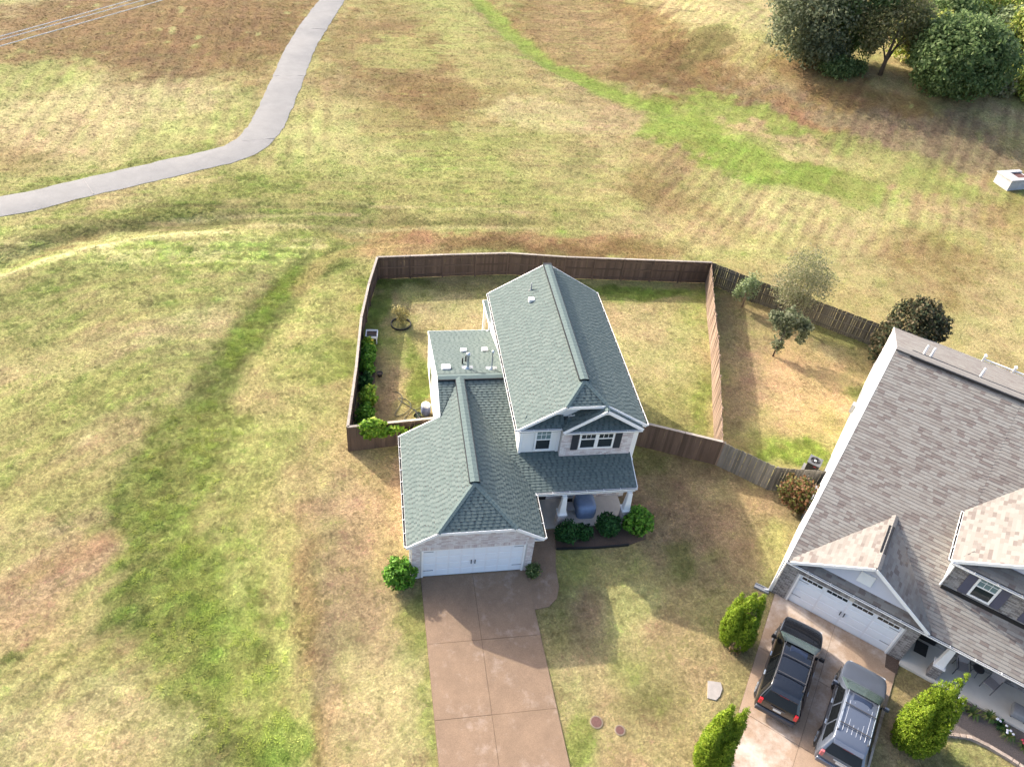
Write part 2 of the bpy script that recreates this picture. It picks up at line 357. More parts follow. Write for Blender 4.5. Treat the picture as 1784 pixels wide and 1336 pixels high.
# ------------------------------------------------------------------ ground
def streak(x, y, deg, w, l, seed):
    c, q = math.cos(R(deg)), math.sin(R(deg)); return fbm((-x*q+y*c)/w, (x*c+y*q)/l, 1.0, seed, 3)
def ground_colours(x, y, z):
    """turf colour (dry, green, weedy, bare) with some shade and sunlit banks painted in, linear RGB"""
    px, py = to_px(x, y, z)
    wx = (fbm(x, y, 4.0, 11)-.5)*80+(fbm(x, y, 1.2, 21)-.5)*34; wy = (fbm(x, y, 4.0, 12)-.5)*50+(fbm(x, y, 1.2, 22)-.5)*20
    qx, qy = px+wx, py+wy
    C = {k: np.array(srgb(*v)) for k, v in dict(base=(188, 176, 118), st=(207, 193, 140), tan=(196, 175, 128), olv=(182, 177, 116), gol=(172, 173, 104), grn=(152, 161, 86), lu=(150, 168, 80), dg=(116, 128, 66), ye=(200, 196, 130), lg=(184, 185, 114),
         br=(148, 120, 80), db=(124, 98, 66), rd=(170, 134, 98), dol=(130, 126, 78), or_=(206, 178, 134), gy=(160, 140, 110), pk=(192, 166, 130)).items()}
    col = np.repeat(C['base'][None, :], len(x), 0)
    # zones of mowing direction
    zl = sst(-4, -9, x)*sst(34, 28, y)                      # lawn on the open side
    zt = sst(-2, -8, x)*sst(38, 44, y)                      # field across the path
    zr = sst(10, 20, x+(y-26)*-.25)*sst(24, 30, y)           # field beyond the back fences
    zm = sst(25, 28, y)*(1-zt)*(1-zr)
    s1, s2, s3, s4, s5 = streak(x, y, 33, .55, 5, 71), streak(x, y, 92, .8, 9, 72), streak(x, y, 52, .8, 8, 73), streak(x, y, 2, .5, 9, 74), streak(x, y, 94, .5, 4, 75)
    dc, sc_, _ = seg_dist(x, y, CREST); vc = dc*sc_; s1 = .5*s1+.5*fbm(vc/.5, (x*.84+y*.54)/6, 1.0, 76, 3)
    def comb(base, v, per, seed):
        ph = fbm(x, y, 9, seed, 2)*5; am = sst(.35, .65, fbm(x, y, 6, seed+3, 2)); return .62*base+.38*(.5+.5*np.sin(2*math.pi*v/per+ph)*(.3+.7*am))
    s3 = comb(s3, -x*.788+y*.616, 1.25, 77); s2 = comb(s2, x, 1.5, 79); s4 = comb(s4, y-.03*x, 1.0, 81); s1 = comb(s1, vc, 1.1, 83)
    near = sst(-13, -8, x)*sst(12, 5, y)
    rest = np.clip(1-zl-zt-zr-zm, 0, 1)
    S = zl*((1-near)*s1+near*s5)+zt*s2+zr*s3+zm*s4+rest*.5
    patch = .55*fbm(x, y, 2.6, 31, 5)+.45*S
    fine = fbm(x, y, .9, 33, 3)
    def put(c, a):
        nonlocal col
        a = np.clip(a, 0, 1)[:, None]; col = col*(1-a)+C[c]*a
    put('olv', zl*.9); put('tan', zr*.75); put('olv', zm*.35)
    put('tan', sst(.45, .62, fbm(x, y, 8, 41))*.5); put('gol', sst(.47, .64, fbm(x, y, 6, 43))*(.55+.2*zl)*(1-.7*rest)); put('gy', rest*.3*sst(10, 4, y)); put('st', sst(.52, .68, fbm(x, y, 3.5, 45))*.25)
    B = [  # centre, radii, angle, colour, amount
     (230, 50, 330, 80, -8, 'br', 1), (330, 120, 190, 46, -24, 'db', .8), (420, 60, 120, 90, -30, 'br', .8), (60, 140, 110, 40, 0, 'lg', .8), (50, 124, 60, 20, 0, 'grn', .45),
     (190, 205, 240, 55, -8, 'st', .85), (90, 245, 90, 34, 0, 'tan', .5), (30, 280, 50, 24, 0, 'br', .5), (330, 230, 110, 40, -15, 'lg', .7), (430, 190, 45, 60, -45, 'gol', .6), (230, 300, 260, 16, -12, 'grn', .8),
     (740, 100, 190, 80, 12, 'br', .7), (660, 155, 110, 36, 0, 'db', .4), (690, 95, 80, 26, 0, 'lg', .55), (790, 20, 60, 50, 30, 'lg', .7), (850, 110, 60, 90, -38, 'ye', .5), (800, 180, 160, 36, 10, 'br', .5),
     (600, 255, 95, 66, 5, 'ye', .85), (520, 300, 90, 30, -20, 'lg', .7), (560, 340, 120, 40, 0, 'gol', .55), (700, 215, 90, 50, 0, 'br', .5), (950, 205, 110, 22, 5, 'st', .9), (1060, 190, 90, 30, 15, 'pk', .6), (850, 290, 220, 55, -3, 'gol', .75), (800, 250, 120, 22, 0, 'grn', .35),
     (1010, 272, 36, 26, -40, 'dg', .6), (1000, 290, 110, 60, 0, 'tan', .4), (700, 345, 240, 26, -2, 'gol', .5), (350, 345, 220, 26, -8, 'grn', .5),
     (1080, 70, 240, 80, 18, 'br', .9), (1010, 50, 90, 60, 35, 'tan', .4), (1280, 20, 120, 34, 10, 'st', .9), (1300, 60, 80, 20, 0, 'ye', .5), (1180, 100, 120, 24, -18, 'db', .55), (1230, 85, 60, 26, -40, 'dol', .6), (1330, 90, 60, 30, -20, 'olv', .5), (1200, 158, 160, 14, 12, 'db', .6),
     (1350, 180, 130, 30, 20, 'br', .85), (1480, 210, 200, 50, 14, 'gy', .9), (1640, 245, 190, 50, 12, 'gy', .95), (1400, 200, 80, 14, 22, 'rd', .8), (1500, 170, 120, 30, 10, 'br', .8), (1420, 130, 80, 30, 10, 'br', .7), (1620, 130, 60, 12, 15, 'st', .8), (1770, 196, 60, 12, 15, 'or_', .7),  # greyed patches paint the trees' shade into the turf
     (1215, 235, 90, 40, 15, 'lu', .95), (1330, 292, 120, 26, 14, 'lu', .9), (1430, 322, 130, 24, 12, 'lu', .75), (1300, 200, 130, 15, 14, 'lu', .75), (1440, 235, 90, 14, 18, 'grn', .6), (1560, 300, 170, 34, 12, 'gol', .6), (1690, 330, 120, 24, 8, 'grn', .5), (1320, 243, 60, 15, 15, 'pk', .85), (1400, 265, 90, 14, 15, 'st', .5),
     (1150, 300, 70, 60, 30, 'br', .35), (1180, 345, 110, 36, 10, 'br', .4), (1320, 350, 120, 30, 10, 'lg', .4), (1560, 400, 200, 30, 10, 'lg', .45), (1420, 380, 160, 40, 10, 'st', .4), (1650, 480, 130, 60, 20, 'br', .6), (1480, 470, 140, 40, 15, 'st', .35), (1740, 560, 80, 90, 0, 'st', .5), (1750, 380, 60, 40, 0, 'br', .45),
     (900, 414, 280, 12, 1, 'rd', .8), (700, 428, 80, 22, -5, 'rd', .6), (950, 428, 190, 12, 2, 'db', .75), (1160, 400, 90, 30, 8, 'or_', .5), (1090, 432, 100, 14, 3, 'br', .6), (1240, 430, 120, 16, 6, 'ye', .4),
     (780, 385, 250, 10, -3, 'dol', .5), (500, 375, 160, 14, -5, 'dg', .4), (240, 365, 240, 22, -10, 'grn', .65), (120, 405, 170, 14, -14, 'dol', .8), (330, 392, 180, 8, -5, 'dol', .6), (90, 440, 110, 8, -20, 'db', .6),  # dark band paints the shade lying in the ditch
     # open lawn
     (250, 470, 190, 36, -10, 'gol', .7), (380, 440, 60, 20, 0, 'grn', .5), (300, 590, 130, 50, -20, 'st', .8), (200, 580, 70, 40, -10, 'tan', .5), (250, 530, 160, 24, -15, 'gol', .6), (230, 660, 150, 40, -25, 'gol', .7), (360, 500, 100, 26, -10, 'lg', .5), (110, 700, 160, 60, -20, 'gol', .7), (40, 560, 100, 80, 0, 'gol', .6), (170, 800, 110, 40, -25, 'tan', .55), (60, 850, 130, 60, -10, 'gol', .6), (165, 770, 12, 10, 0, 'st', .9), (100, 930, 16, 12, 0, 'st', 1), (170, 890, 90, 22, -28, 'gy', .5),
     (500, 430, 80, 18, -10, 'grn', .5), (450, 435, 60, 14, 0, 'lg', .5), (590, 510, 60, 50, -20, 'lg', .7), (560, 630, 100, 46, -18, 'lu', .6), (520, 600, 70, 60, -20, 'lg', .5), (470, 690, 60, 50, 0, 'tan', .55), (430, 790, 50, 70, 0, 'lg', .5), (500, 830, 60, 110, 0, 'lg', .45), (610, 470, 30, 30, 0, 'gol', .5),
     (270, 870, 90, 120, 20, 'dg', .75), (300, 800, 60, 80, 25, 'grn', .8), (330, 1030, 140, 140, -8, 'grn', 1), (260, 1060, 110, 70, -15, 'dg', .6), (330, 930, 80, 90, 0, 'gol', .5), (350, 1130, 90, 100, 0, 'dg', .5), (400, 1210, 100, 90, -10, 'grn', .95), (460, 1290, 80, 70, 0, 'lu', .8), (300, 1240, 70, 70, 0, 'dg', .45), (400, 1320, 90, 40, 0, 'dg', .5),
     (90, 1010, 130, 44, -28, 'pk', .85), (40, 1090, 90, 34, -28, 'or_', .6), (130, 975, 110, 18, -28, 'rd', .4), (120, 1150, 140, 26, -10, 'gol', .7), (10, 1135, 30, 8, -20, 'dg', .9), (110, 1260, 190, 90, 0, 'st', .9), (170, 1320, 110, 60, 0, 'tan', .45), (60, 1200, 90, 30, 0, 'lg', .5),
     (570, 930, 80, 150, 4, 'tan', .85), (600, 990, 46, 150, 3, 'gy', .7), (640, 900, 40, 60, 0, 'pk', .6), (705, 880, 10, 100, -4, 'or_', .95), (570, 1140, 30, 120, 2, 'gy', .75), (540, 1060, 30, 120, 2, 'br', .5), (585, 1280, 20, 90, 0, 'or_', .7), (555, 1290, 14, 80, 0, 'br', .5), (680, 1210, 75, 140, 0, 'st', .8), (720, 1090, 24, 60, 0, 'grn', .75), (745, 1250, 12, 120, -6, 'grn', .6), (490, 1000, 40, 120, 0, 'gol', .6), (650, 1080, 40, 50, 0, 'gy', .55), (480, 1180, 40, 80, 0, 'gol', .6),
     # fenced yard
     (690, 500, 80, 16, 0, 'grn', .9), (660, 560, 22, 60, 0, 'lu', .8), (760, 500, 110, 14, 0, 'dg', .4), (790, 540, 85, 34, 5, 'st', .95), (720, 520, 40, 20, 0, 'lg', .8), (700, 600, 34, 50, 0, 'lg', .6), (722, 650, 22, 55, 0, 'grn', .85), (728, 690, 22, 40, 0, 'lu', .6), (670, 690, 26, 60, 0, 'gy', .8), (745, 690, 5, 50, 0, 'or_', .8),
     (1140, 503, 110, 17, 2, 'lu', 1), (1060, 495, 60, 10, 2, 'dg', .4), (1120, 565, 80, 34, 8, 'or_', .75), (1140, 640, 90, 60, 15, 'st', .5), (1200, 600, 40, 90, 5, 'lg', .75), (1180, 690, 70, 55, 20, 'gol', .7), (1230, 700, 18, 60, 3, 'grn', .7), (1100, 610, 60, 30, 10, 'ye', .5), (1130, 610, 100, 70, 10, 'st', .5),
     # neighbour yard
     (1370, 650, 120, 100, 25, 'or_', .9), (1270, 560, 30, 60, 5, 'gy', .6), (1300, 650, 30, 110, 8, 'gy', .6), (1385, 790, 66, 26, 10, 'lu', 1), (1340, 770, 40, 26, 0, 'gol', .5), (1440, 590, 90, 14, 18, 'gol', .6), (1490, 690, 30, 22, 20, 'grn', .75), (1440, 612, 40, 8, 20, 'st', .8), (1460, 800, 20, 30, 0, 'gol', .6),
     # front lawns
     (1190, 870, 110, 80, 20, 'gy', .9), (1250, 960, 100, 80, 20, 'gy', .75), (1130, 800, 40, 20, 10, 'dg', .5), (1000, 985, 44, 34, 0, 'grn', .6), (985, 1060, 24, 60, 0, 'dg', .45), (1060, 1010, 40, 40, 0, 'olv', .4), (1200, 985, 30, 40, 0, 'dg', .65), (1040, 1090, 30, 80, 10, 'gy', .7), (1115, 1065, 40, 55, 10, 'ye', .75), (1170, 1120, 80, 40, 15, 'tan', .5), (1010, 1180, 40, 40, 0, 'st', .5), (1030, 1210, 24, 60, -8, 'tan', .7), (1010, 1290, 34, 50, 0, 'lu', .7), (1090, 1180, 30, 30, 0, 'grn', .45), (1130, 1240, 60, 50, 0, 'dol', .55), (1150, 1290, 90, 60, 0, 'tan', .5), (1090, 1320, 50, 30, 0, 'or_', .5), (1215, 1210, 40, 60, 0, 'tan', .5), (1275, 1130, 30, 30, 0, 'gy', .7), (1330, 880, 40, 40, 0, 'or_', .6), (1345, 960, 26, 50, 10, 'lg', .6), (1360, 905, 30, 26, 0, 'pk', .7),
     (1600, 1310, 60, 40, 0, 'pk', .7), (1700, 1320, 60, 30, 25, 'ye', .7), (1650, 1330, 40, 30, 0, 'dg', .4), (1250, 860, 40, 20, 20, 'st', .4)]
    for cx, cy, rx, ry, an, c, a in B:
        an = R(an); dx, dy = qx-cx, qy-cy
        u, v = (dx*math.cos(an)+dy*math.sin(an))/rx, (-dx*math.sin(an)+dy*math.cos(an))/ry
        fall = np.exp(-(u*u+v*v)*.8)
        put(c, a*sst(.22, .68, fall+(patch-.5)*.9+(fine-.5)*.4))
    def line(pts, c, a, w, seed=0):
        d, _, _ = seg_dist(x, y, PL(*pts)); put(c, a*sst(.2, .7, np.exp(-(d/w)**2)+(fbm(x, y, 1.5, 60+seed, 4)-.5)*1.0))
    line([(800, -50), (835, 0), (880, 50), (960, 110), (1060, 155), (1150, 185)], 'lu', .95, 1.5)
    line([(1060, 155), (1150, 185), (1230, 225), (1330, 270)], 'lu', .7, 3.0)
    line([(600, 432), (520, 480), (450, 555), (385, 645), (340, 740), (300, 850)], 'dg', .72, 1.5, 1); line([(520, 470), (440, 560), (400, 620)], 'lu', .8, .8, 2)
    line([(345, 740), (310, 860), (330, 980), (370, 1120)], 'grn', .8, 2.6, 3)
    line([(640, 425), (560, 455), (520, 500)], 'rd', .35, .9, 5); line([(365, 880), (392, 980), (405, 1100), (430, 1220)], 'lg', .8, .7, 6); line([(340, 960), (370, 1060), (420, 1180)], 'lu', .6, 1.3, 8)
    line([(-150, 545), (0, 484), (60, 462), (130, 440), (200, 426), (280, 414), (400, 408)], 'st', .95, .45, 7)  # pale line paints the sunlit bank along the crest
    for k, (p, q) in enumerate((((560, 352), (930, 372)), ((430, 392), (940, 400)), ((300, 380), (620, 372)))): line([p, q], 'st', .6, .25, 10+k)
    for k, (p, q) in enumerate((((250, 360), (640, 357)), ((520, 385), (930, 388)), ((100, 402), (400, 385)))): line([p, q], 'dol', .65, .35, 14+k)
    f = 1+(S-.5)*(.50*zl+.60*zt+.75*zr+.55*zm)
    f = f*(1+(fbm(x, y, 2.0, 81)-.5)*.20+(vnoise(x, y, .8, 85)-.5)*.30)
    col = col*f[:, None]
    green = ((fbm(x, y, 1.4, 91)-.5)+(S-.5)*.7*np.clip(zl+zr+zt+zm, 0, 1))[:, None]; col = col*np.concatenate([1-green*.20, 1+green*.08, 1-green*.22], 1)
    return np.clip(col*GROUND_ALBEDO*np.array([1.02, 1.01, .97]), .003, .9)
GROUND_ALBEDO = 0.47
def axis(lo, hi, step, far):
    a = list(np.arange(lo, hi+1e-6, step)); s = step; p = hi; b = []
    while p < far: s *= 1.35; p += s; b.append(p)
    s = step; p = lo; c = []
    while p > -far: s *= 1.35; p -= s; c.append(p)
    return np.array(c[::-1]+a+b)
gx = axis(-52, 118, .42, 900); gy = axis(-16, 118, .42, 900)
XX, YY = np.meshgrid(gx, gy); gxv, gyv = XX.ravel(), YY.ravel(); gzv = gz(gxv, gyv)
nxg, nyg = len(gx), len(gy)
ii = (np.arange(nyg-1)[:, None]*nxg+np.arange(nxg-1)[None, :]).ravel()
gm = bpy.data.materials.new('turf'); gm.use_nodes = True
def turf_nodes(m, kind):
    n, l = m.node_tree.nodes, m.node_tree.links; b = n['Principled BSDF']
    b.inputs['Roughness'].default_value = .95; b.inputs['Specular IOR Level'].default_value = .1
    at = n.new('ShaderNodeAttribute'); at.attribute_name = 'col'; at.attribute_type = kind
    tc = n.new('ShaderNodeTexCoord')
    mx = n.new('ShaderNodeMix'); mx.data_type = 'RGBA'; mx.blend_type = 'MULTIPLY'; mx.inputs['Factor'].default_value = 1
    l.new(at.outputs['Color'], mx.inputs['A'])
    if kind == 'GEOMETRY':
        prev = None
        for sc, lo, hi in ((9.0, .62, 1.38), (3.6, .66, 1.34), (28.0, .62, 1.38)):
            nz = n.new('ShaderNodeTexNoise'); nz.inputs['Scale'].default_value = sc; nz.inputs['Detail'].default_value = 5; nz.inputs['Roughness'].default_value = .7; l.new(tc.outputs['Object'], nz.inputs['Vector'])
            mr = n.new('ShaderNodeMapRange'); mr.inputs['From Min'].default_value = .3; mr.inputs['From Max'].default_value = .7; mr.inputs['To Min'].default_value = lo; mr.inputs['To Max'].default_value = hi
            l.new(nz.outputs['Fac'], mr.inputs['Value'])
            if prev is None: prev = mr.outputs[0]
            else:
                mm = n.new('ShaderNodeMath'); mm.operation = 'MULTIPLY'; l.new(prev, mm.inputs[0]); l.new(mr.outputs[0], mm.inputs[1]); prev = mm.outputs[0]
        l.new(prev, mx.inputs['B'])
        bz = n.new('ShaderNodeTexNoise'); bz.inputs['Scale'].default_value = 7; bz.inputs['Detail'].default_value = 6; bz.inputs['Roughness'].default_value = .7; l.new(tc.outputs['Object'], bz.inputs['Vector'])
        bp = n.new('ShaderNodeBump'); bp.inputs['Strength'].default_value = .55; bp.inputs['Distance'].default_value = .09; l.new(bz.outputs['Fac'], bp.inputs['Height']); l.new(bp.outputs[0], b.inputs['Normal'])
    else: mx.inputs['B'].default_value = (1.3, 1.3, 1.27, 1)
    l.new(mx.outputs['Result'], b.inputs['Base Color'])
turf_nodes(gm, 'GEOMETRY')
ground = numesh('ground', np.stack([gxv, gyv, gzv], 1), np.stack([ii, ii+1, ii+nxg+1, ii+nxg], 1), gm, smooth=True)
ground['kind'] = 'structure'
gcol = ground_colours(gxv, gyv, gzv)
ca = ground.data.color_attributes.new('col', 'FLOAT_COLOR', 'POINT')
ca.data.foreach_set('color', np.concatenate([gcol, np.ones((len(gcol), 1))], 1).astype(np.float32).ravel())

# grass tufts over the turf (uncountable: one object, instanced blades)
def inpoly(x, y, poly):
    c = np.zeros(len(x), bool); n = len(poly)
    for i in range(n):
        (ax, ay), (bx, by) = poly[i][:2], poly[(i+1) % n][:2]
        if ay == by: continue
        c ^= ((ay > y) != (by > y)) & (x < (bx-ax)*(y-ay)/(by-ay)+ax)
    return c
PATH = [(-44, 31.5), (-31.3, 34.8), (-25.9, 37.8), (-19.7, 41.35), (-16.7, 43.15), (-14.75, 45.2), (-13.75, 48.2), (-13.1, 52.5), (-12.5, 58.4), (-11.3, 70.8), (-8.7, 86.0), (-5.0, 104), (-2, 118)]
DRIVE = [(-2.46, 0), (-2.12, -16), (3.15, -16), (2.66, 0)]
NDRIVE = [tuple(NW(x, y)[:2]) for x, y in ((-2.95, .1), (-1.9, -10.5), (-1.6, -14), (3.2, -14), (3.1, -2), (3.0, .1))]
WALK = [(2.66, -2.2), (3.4, -2.1), (3.85, -1.7), (4.08, -1.1), (4.12, 0), (4.35, 1.2), (4.5, 2.3), (2.85, 2.3), (2.85, 0), (2.66, 0)]
BED1 = [(4.36, 1.12), (6.4, 1.02), (8.1, 1.05), (9.1, 1.35), (9.35, 2.0), (8.75, 2.9), (8.5, 2.36), (4.52, 2.36)]
NBED = [tuple(NW(x, y)[:2]) for x, y in ((4.55, -.2), (4.7, -1.9), (5.1, -2.6), (5.55, -2.42), (6.5, -1.96), (7.2, -1.88), (8.1, -1.92), (9.6, -2.1), (10.5, -2.2), (10.5, -.2))]
HOUSE = [(-2.95, 0), (2.9, 0), (2.9, 2.4), (8.5, 2.4), (8.7, 15.7), (-.85, 15.6), (-.85, 6.8), (-2.95, 6.8)]
NHOUSE = [tuple(NW(x, y)[:2]) for x, y in ((-3.2, 0), (12, -.2), (12, 22.5), (-3.2, 22.5))]
rs = np.random.RandomState(3)
def scatter(n, x0, x1, y0, y1):
    return rs.uniform(x0, x1, n), rs.uniform(y0, y1, n)
xa, ya = scatter(300000, -40, 62, -15, 46); xb, yb_ = scatter(210000, -50, 112, 20, 112)
da, db_ = np.hypot(xa-CAM[0], ya-CAM[1]), np.hypot(xb-CAM[0], yb_-CAM[1])
sa, sb = rs.rand(len(xa)) > sst(50, 75, da), rs.rand(len(xb)) < sst(50, 75, db_)
xa, ya, xb, yb_ = xa[sa], ya[sa], xb[sb], yb_[sb]
tx, ty = np.r_[xa, xb], np.r_[ya, yb_]; tsz = np.r_[np.full(len(xa), .9), np.full(len(xb), 1.25)]
tpx, tpy = to_px(tx, ty, np.zeros(len(tx)))
keep = (tpx > -160) & (tpx < 1944) & (tpy > -120) & (tpy < 1460)
for poly in (DRIVE, NDRIVE, WALK, BED1, NBED, HOUSE, NHOUSE): keep &= ~inpoly(tx, ty, poly)
dp, _, _ = seg_dist(tx, ty, PATH); keep &= dp > 1.38
tx, ty, tsz = tx[keep], ty[keep], tsz[keep]; tz = gz(tx, ty)
tcol = ground_colours(tx, ty, tz)
grn = np.clip((tcol[:, 1]-tcol[:, 0]*.93)/(tcol[:, 1]+1e-5)*4, 0, 1)
tsz = tsz*rs.uniform(.6, 1.4, len(tx))*(.72+.9*grn*(tsz < 1))
tcol = tcol*(rs.uniform(.72, 1.28, len(tx))*(1+(vnoise(tx, ty, .34, 201)-.5)*.75+(vnoise(tx, ty, .8, 203)-.5)*.3))[:, None]
hj = ((vnoise(tx, ty, .6, 207)-.5)*.5+rs.uniform(-.12, .12, len(tx)))[:, None]; tcol = np.clip(tcol*np.concatenate([1-hj*.35, 1+hj*.18, 1-hj*.5], 1), .003, .9)
gpm = bpy.data.meshes.new('grass'); gpm.vertices.add(len(tx)); gpm.vertices.foreach_set('co', np.stack([tx, ty, tz], 1).astype(np.float32).ravel())
a1 = gpm.attributes.new('col', 'FLOAT_COLOR', 'POINT'); a1.data.foreach_set('color', np.concatenate([tcol, np.ones((len(tx), 1))], 1).astype(np.float32).ravel())
a2 = gpm.attributes.new('sz', 'FLOAT', 'POINT'); a2.data.foreach_set('value', tsz.astype(np.float32))
a3 = gpm.attributes.new('rz', 'FLOAT_VECTOR', 'POINT'); a3.data.foreach_set('vector', np.stack([np.zeros(len(tx)), np.zeros(len(tx)), rs.uniform(0, 6.28, len(tx))], 1).astype(np.float32).ravel())
grass = link('grass', gpm); tag(grass, 'short patchy lawn grass, dry straw to green', 'grass', kind='stuff')
gmat = bpy.data.materials.new('grass_blade'); gmat.use_nodes = True; turf_nodes(gmat, 'INSTANCER')
bl = []
for k in range(22):
    a = rs.uniform(0, 6.28); r0 = rs.uniform(0, .12); h = rs.uniform(.015, .05); le = rs.uniform(.04, .11); b = rs.uniform(0, 6.28); w = .011
    o = np.array([r0*math.cos(a), r0*math.sin(a), -.005]); t = o+np.array([le*math.cos(b), le*math.sin(b), h]); sd = np.array([-math.sin(b)*w, math.cos(b)*w, 0])
    bl += [o-sd, o+sd, t]
me = bpy.data.meshes.new('grass_tuft'); me.from_pydata([tuple(p) for p in bl], [], [(i, i+1, i+2) for i in range(0, len(bl), 3)]); me.materials.append(gmat)
tuft = bpy.data.objects.new('grass_tuft', me)     # only instanced, never linked to the scene
ng = bpy.data.node_groups.new('grass_scatter', 'GeometryNodeTree')
ng.interface.new_socket('Geometry', in_out='INPUT', socket_type='NodeSocketGeometry'); ng.interface.new_socket('Geometry', in_out='OUTPUT', socket_type='NodeSocketGeometry')
N = ng.nodes; gi, go = N.new('NodeGroupInput'), N.new('NodeGroupOutput')
iop, oi = N.new('GeometryNodeInstanceOnPoints'), N.new('GeometryNodeObjectInfo'); oi.inputs['Object'].default_value = tuft
def named(nm, ty):
    q = N.new('GeometryNodeInputNamedAttribute'); q.data_type = ty; q.inputs['Name'].default_value = nm; return q.outputs['Attribute']
m2p = N.new('GeometryNodeMeshToPoints')
ng.links.new(gi.outputs[0], m2p.inputs['Mesh']); ng.links.new(m2p.outputs[0], iop.inputs['Points']); ng.links.new(oi.outputs['Geometry'], iop.inputs['Instance'])
ng.links.new(named('sz', 'FLOAT'), iop.inputs['Scale']); ng.links.new(named('rz', 'FLOAT_VECTOR'), iop.inputs['Rotation'])
ng.links.new(iop.outputs[0], go.inputs[0])
gmod = grass.modifiers.new('scatter', 'NODES'); gmod.node_group = ng

def scatter_object(name, pts, cols, sizes, blades, label, cat):
    pm = bpy.data.meshes.new(name); pm.vertices.add(len(pts)); pm.vertices.foreach_set('co', pts.astype(np.float32).ravel())
    q = pm.attributes.new('col', 'FLOAT_COLOR', 'POINT'); q.data.foreach_set('color', np.concatenate([cols, np.ones((len(pts), 1))], 1).astype(np.float32).ravel())
    q = pm.attributes.new('sz', 'FLOAT', 'POINT'); q.data.foreach_set('value', sizes.astype(np.float32))
    q = pm.attributes.new('rz', 'FLOAT_VECTOR', 'POINT'); q.data.foreach_set('vector', np.stack([0*sizes, 0*sizes, rs.uniform(0, 6.28, len(pts))], 1).astype(np.float32).ravel())
    o = link(name, pm); tag(o, label, cat, kind='stuff')
    mt = bpy.data.meshes.new(name+'_clump'); mt.from_pydata([tuple(p) for p in blades], [], [(i, i+1, i+2, i+3) for i in range(0, len(blades), 4)]); mt.materials.append(gmat)
    g2 = ng.copy()
    for nd in g2.nodes:
        if nd.bl_idname == 'GeometryNodeObjectInfo': nd.inputs['Object'].default_value = bpy.data.objects.new(name+'_clump', mt)
    md = o.modifiers.new('scatter', 'NODES'); md.node_group = g2; return o
bl = []
for k in range(26):
    a = rs.uniform(0, 6.28); d = np.array([math.cos(a), math.sin(a), 0]); q = np.array([-d[1], d[0], 0])*rs.uniform(.02, .04); L_ = rs.uniform(.08, .22); h = rs.uniform(.015, .06); c0 = np.array([rs.uniform(-.1, .1), rs.uniform(-.1, .1), 0])
    m_ = c0+d*L_*.5+np.array([0, 0, h]); t_ = c0+d*L_+np.array([0, 0, h*.6]); bl += [c0, m_-q, t_, m_+q]
wx_, wy_ = scatter(30000, -26, -5.5, -14, 26)
wd = seg_dist(wx_, wy_, VALLEY)[0]; wc = ground_colours(wx_, wy_, gz(wx_, wy_)); wg = np.clip((wc[:, 1]/(wc[:, 0]+1e-4)-1.02)*6, 0, 1)
wk = (rs.rand(len(wx_)) < wg*np.exp(-(wd/4.5)**2)*(.05+.45*sst(.48, .66, vnoise(wx_, wy_, .9, 301)))) & ~inpoly(wx_, wy_, DRIVE)
wx_, wy_, wc = wx_[wk], wy_[wk], wc[wk]
scatter_object('weeds', np.stack([wx_, wy_, gz(wx_, wy_)], 1), np.clip(wc*rs.uniform(.85, 1.3, (len(wx_), 1))*np.array([1.02, 1.04, .85]), .003, .9), rs.uniform(.45, 1.0, len(wx_)), bl, 'clumps of broad-leaved weeds along the shallow green ditch', 'weeds')
# asphalt path
def ribbon(pts, w, dz, sub=1.0, jit=.0):
    P = [Vector((p[0], p[1], 0)) for p in pts]; C = []
    for i in range(len(P)-1):          # Catmull-Rom
        p0, p1, p2, p3 = P[max(i-1, 0)], P[i], P[i+1], P[min(i+2, len(P)-1)]
        k = max(2, int((p2-p1).length/sub))
        for j in range(k):
            t = j/k; C.append(.5*((2*p1)+(p2-p0)*t+(2*p0-5*p1+4*p2-p3)*t*t+(3*p1-p0-3*p2+p3)*t**3))
    C.append(P[-1]); rnd = random.Random(5); V = []; F = []; nw = 5
    for i, c in enumerate(C):
        d = (C[min(i+1, len(C)-1)]-C[max(i-1, 0)]).normalized(); s = Vector((-d.y, d.x, 0))
        for j in range(nw):
            t = -1+2*j/(nw-1); o = (w/2+(rnd.uniform(-jit, jit) if abs(t) == 1 else 0))*t
            q = c+s*o; V.append((q.x, q.y, gz1(q.x, q.y)+dz-(.05 if abs(t) == 1 else 0)))
    for i in range(len(C)-1):
        for j in range(nw-1): a = i*nw+j; F.append((a, a+1, a+nw+1, a+nw))
    return V, F
ASPH = mat('worn_asphalt', (.182, .177, .170), .9, .13, .9, .3, 60)
mb = MB(); V, F = ribbon(PATH, 3.1, .075, .7, .07); mb.add(V, F); path = tag(mb.build('path', ASPH, smooth=True), kind='structure')
SEAM = mat('path_seam', (.225, .215, .20), .9, .2, 6)
for (x, y), a in (((-25.9, 37.8), 28), ((-13.95, 46.4), 105), ((-12.2, 61.5), 96), ((-33.5, 34.25), 22), ((-10.4, 76.0), 100)):
    d = Vector((-math.sin(R(a)), math.cos(R(a)), 0)); c = Vector((x, y, gz1(x, y)+.079)); MB().beam(c-d*1.4, c+d*1.4, .07, .012).build('seam', SEAM, path)

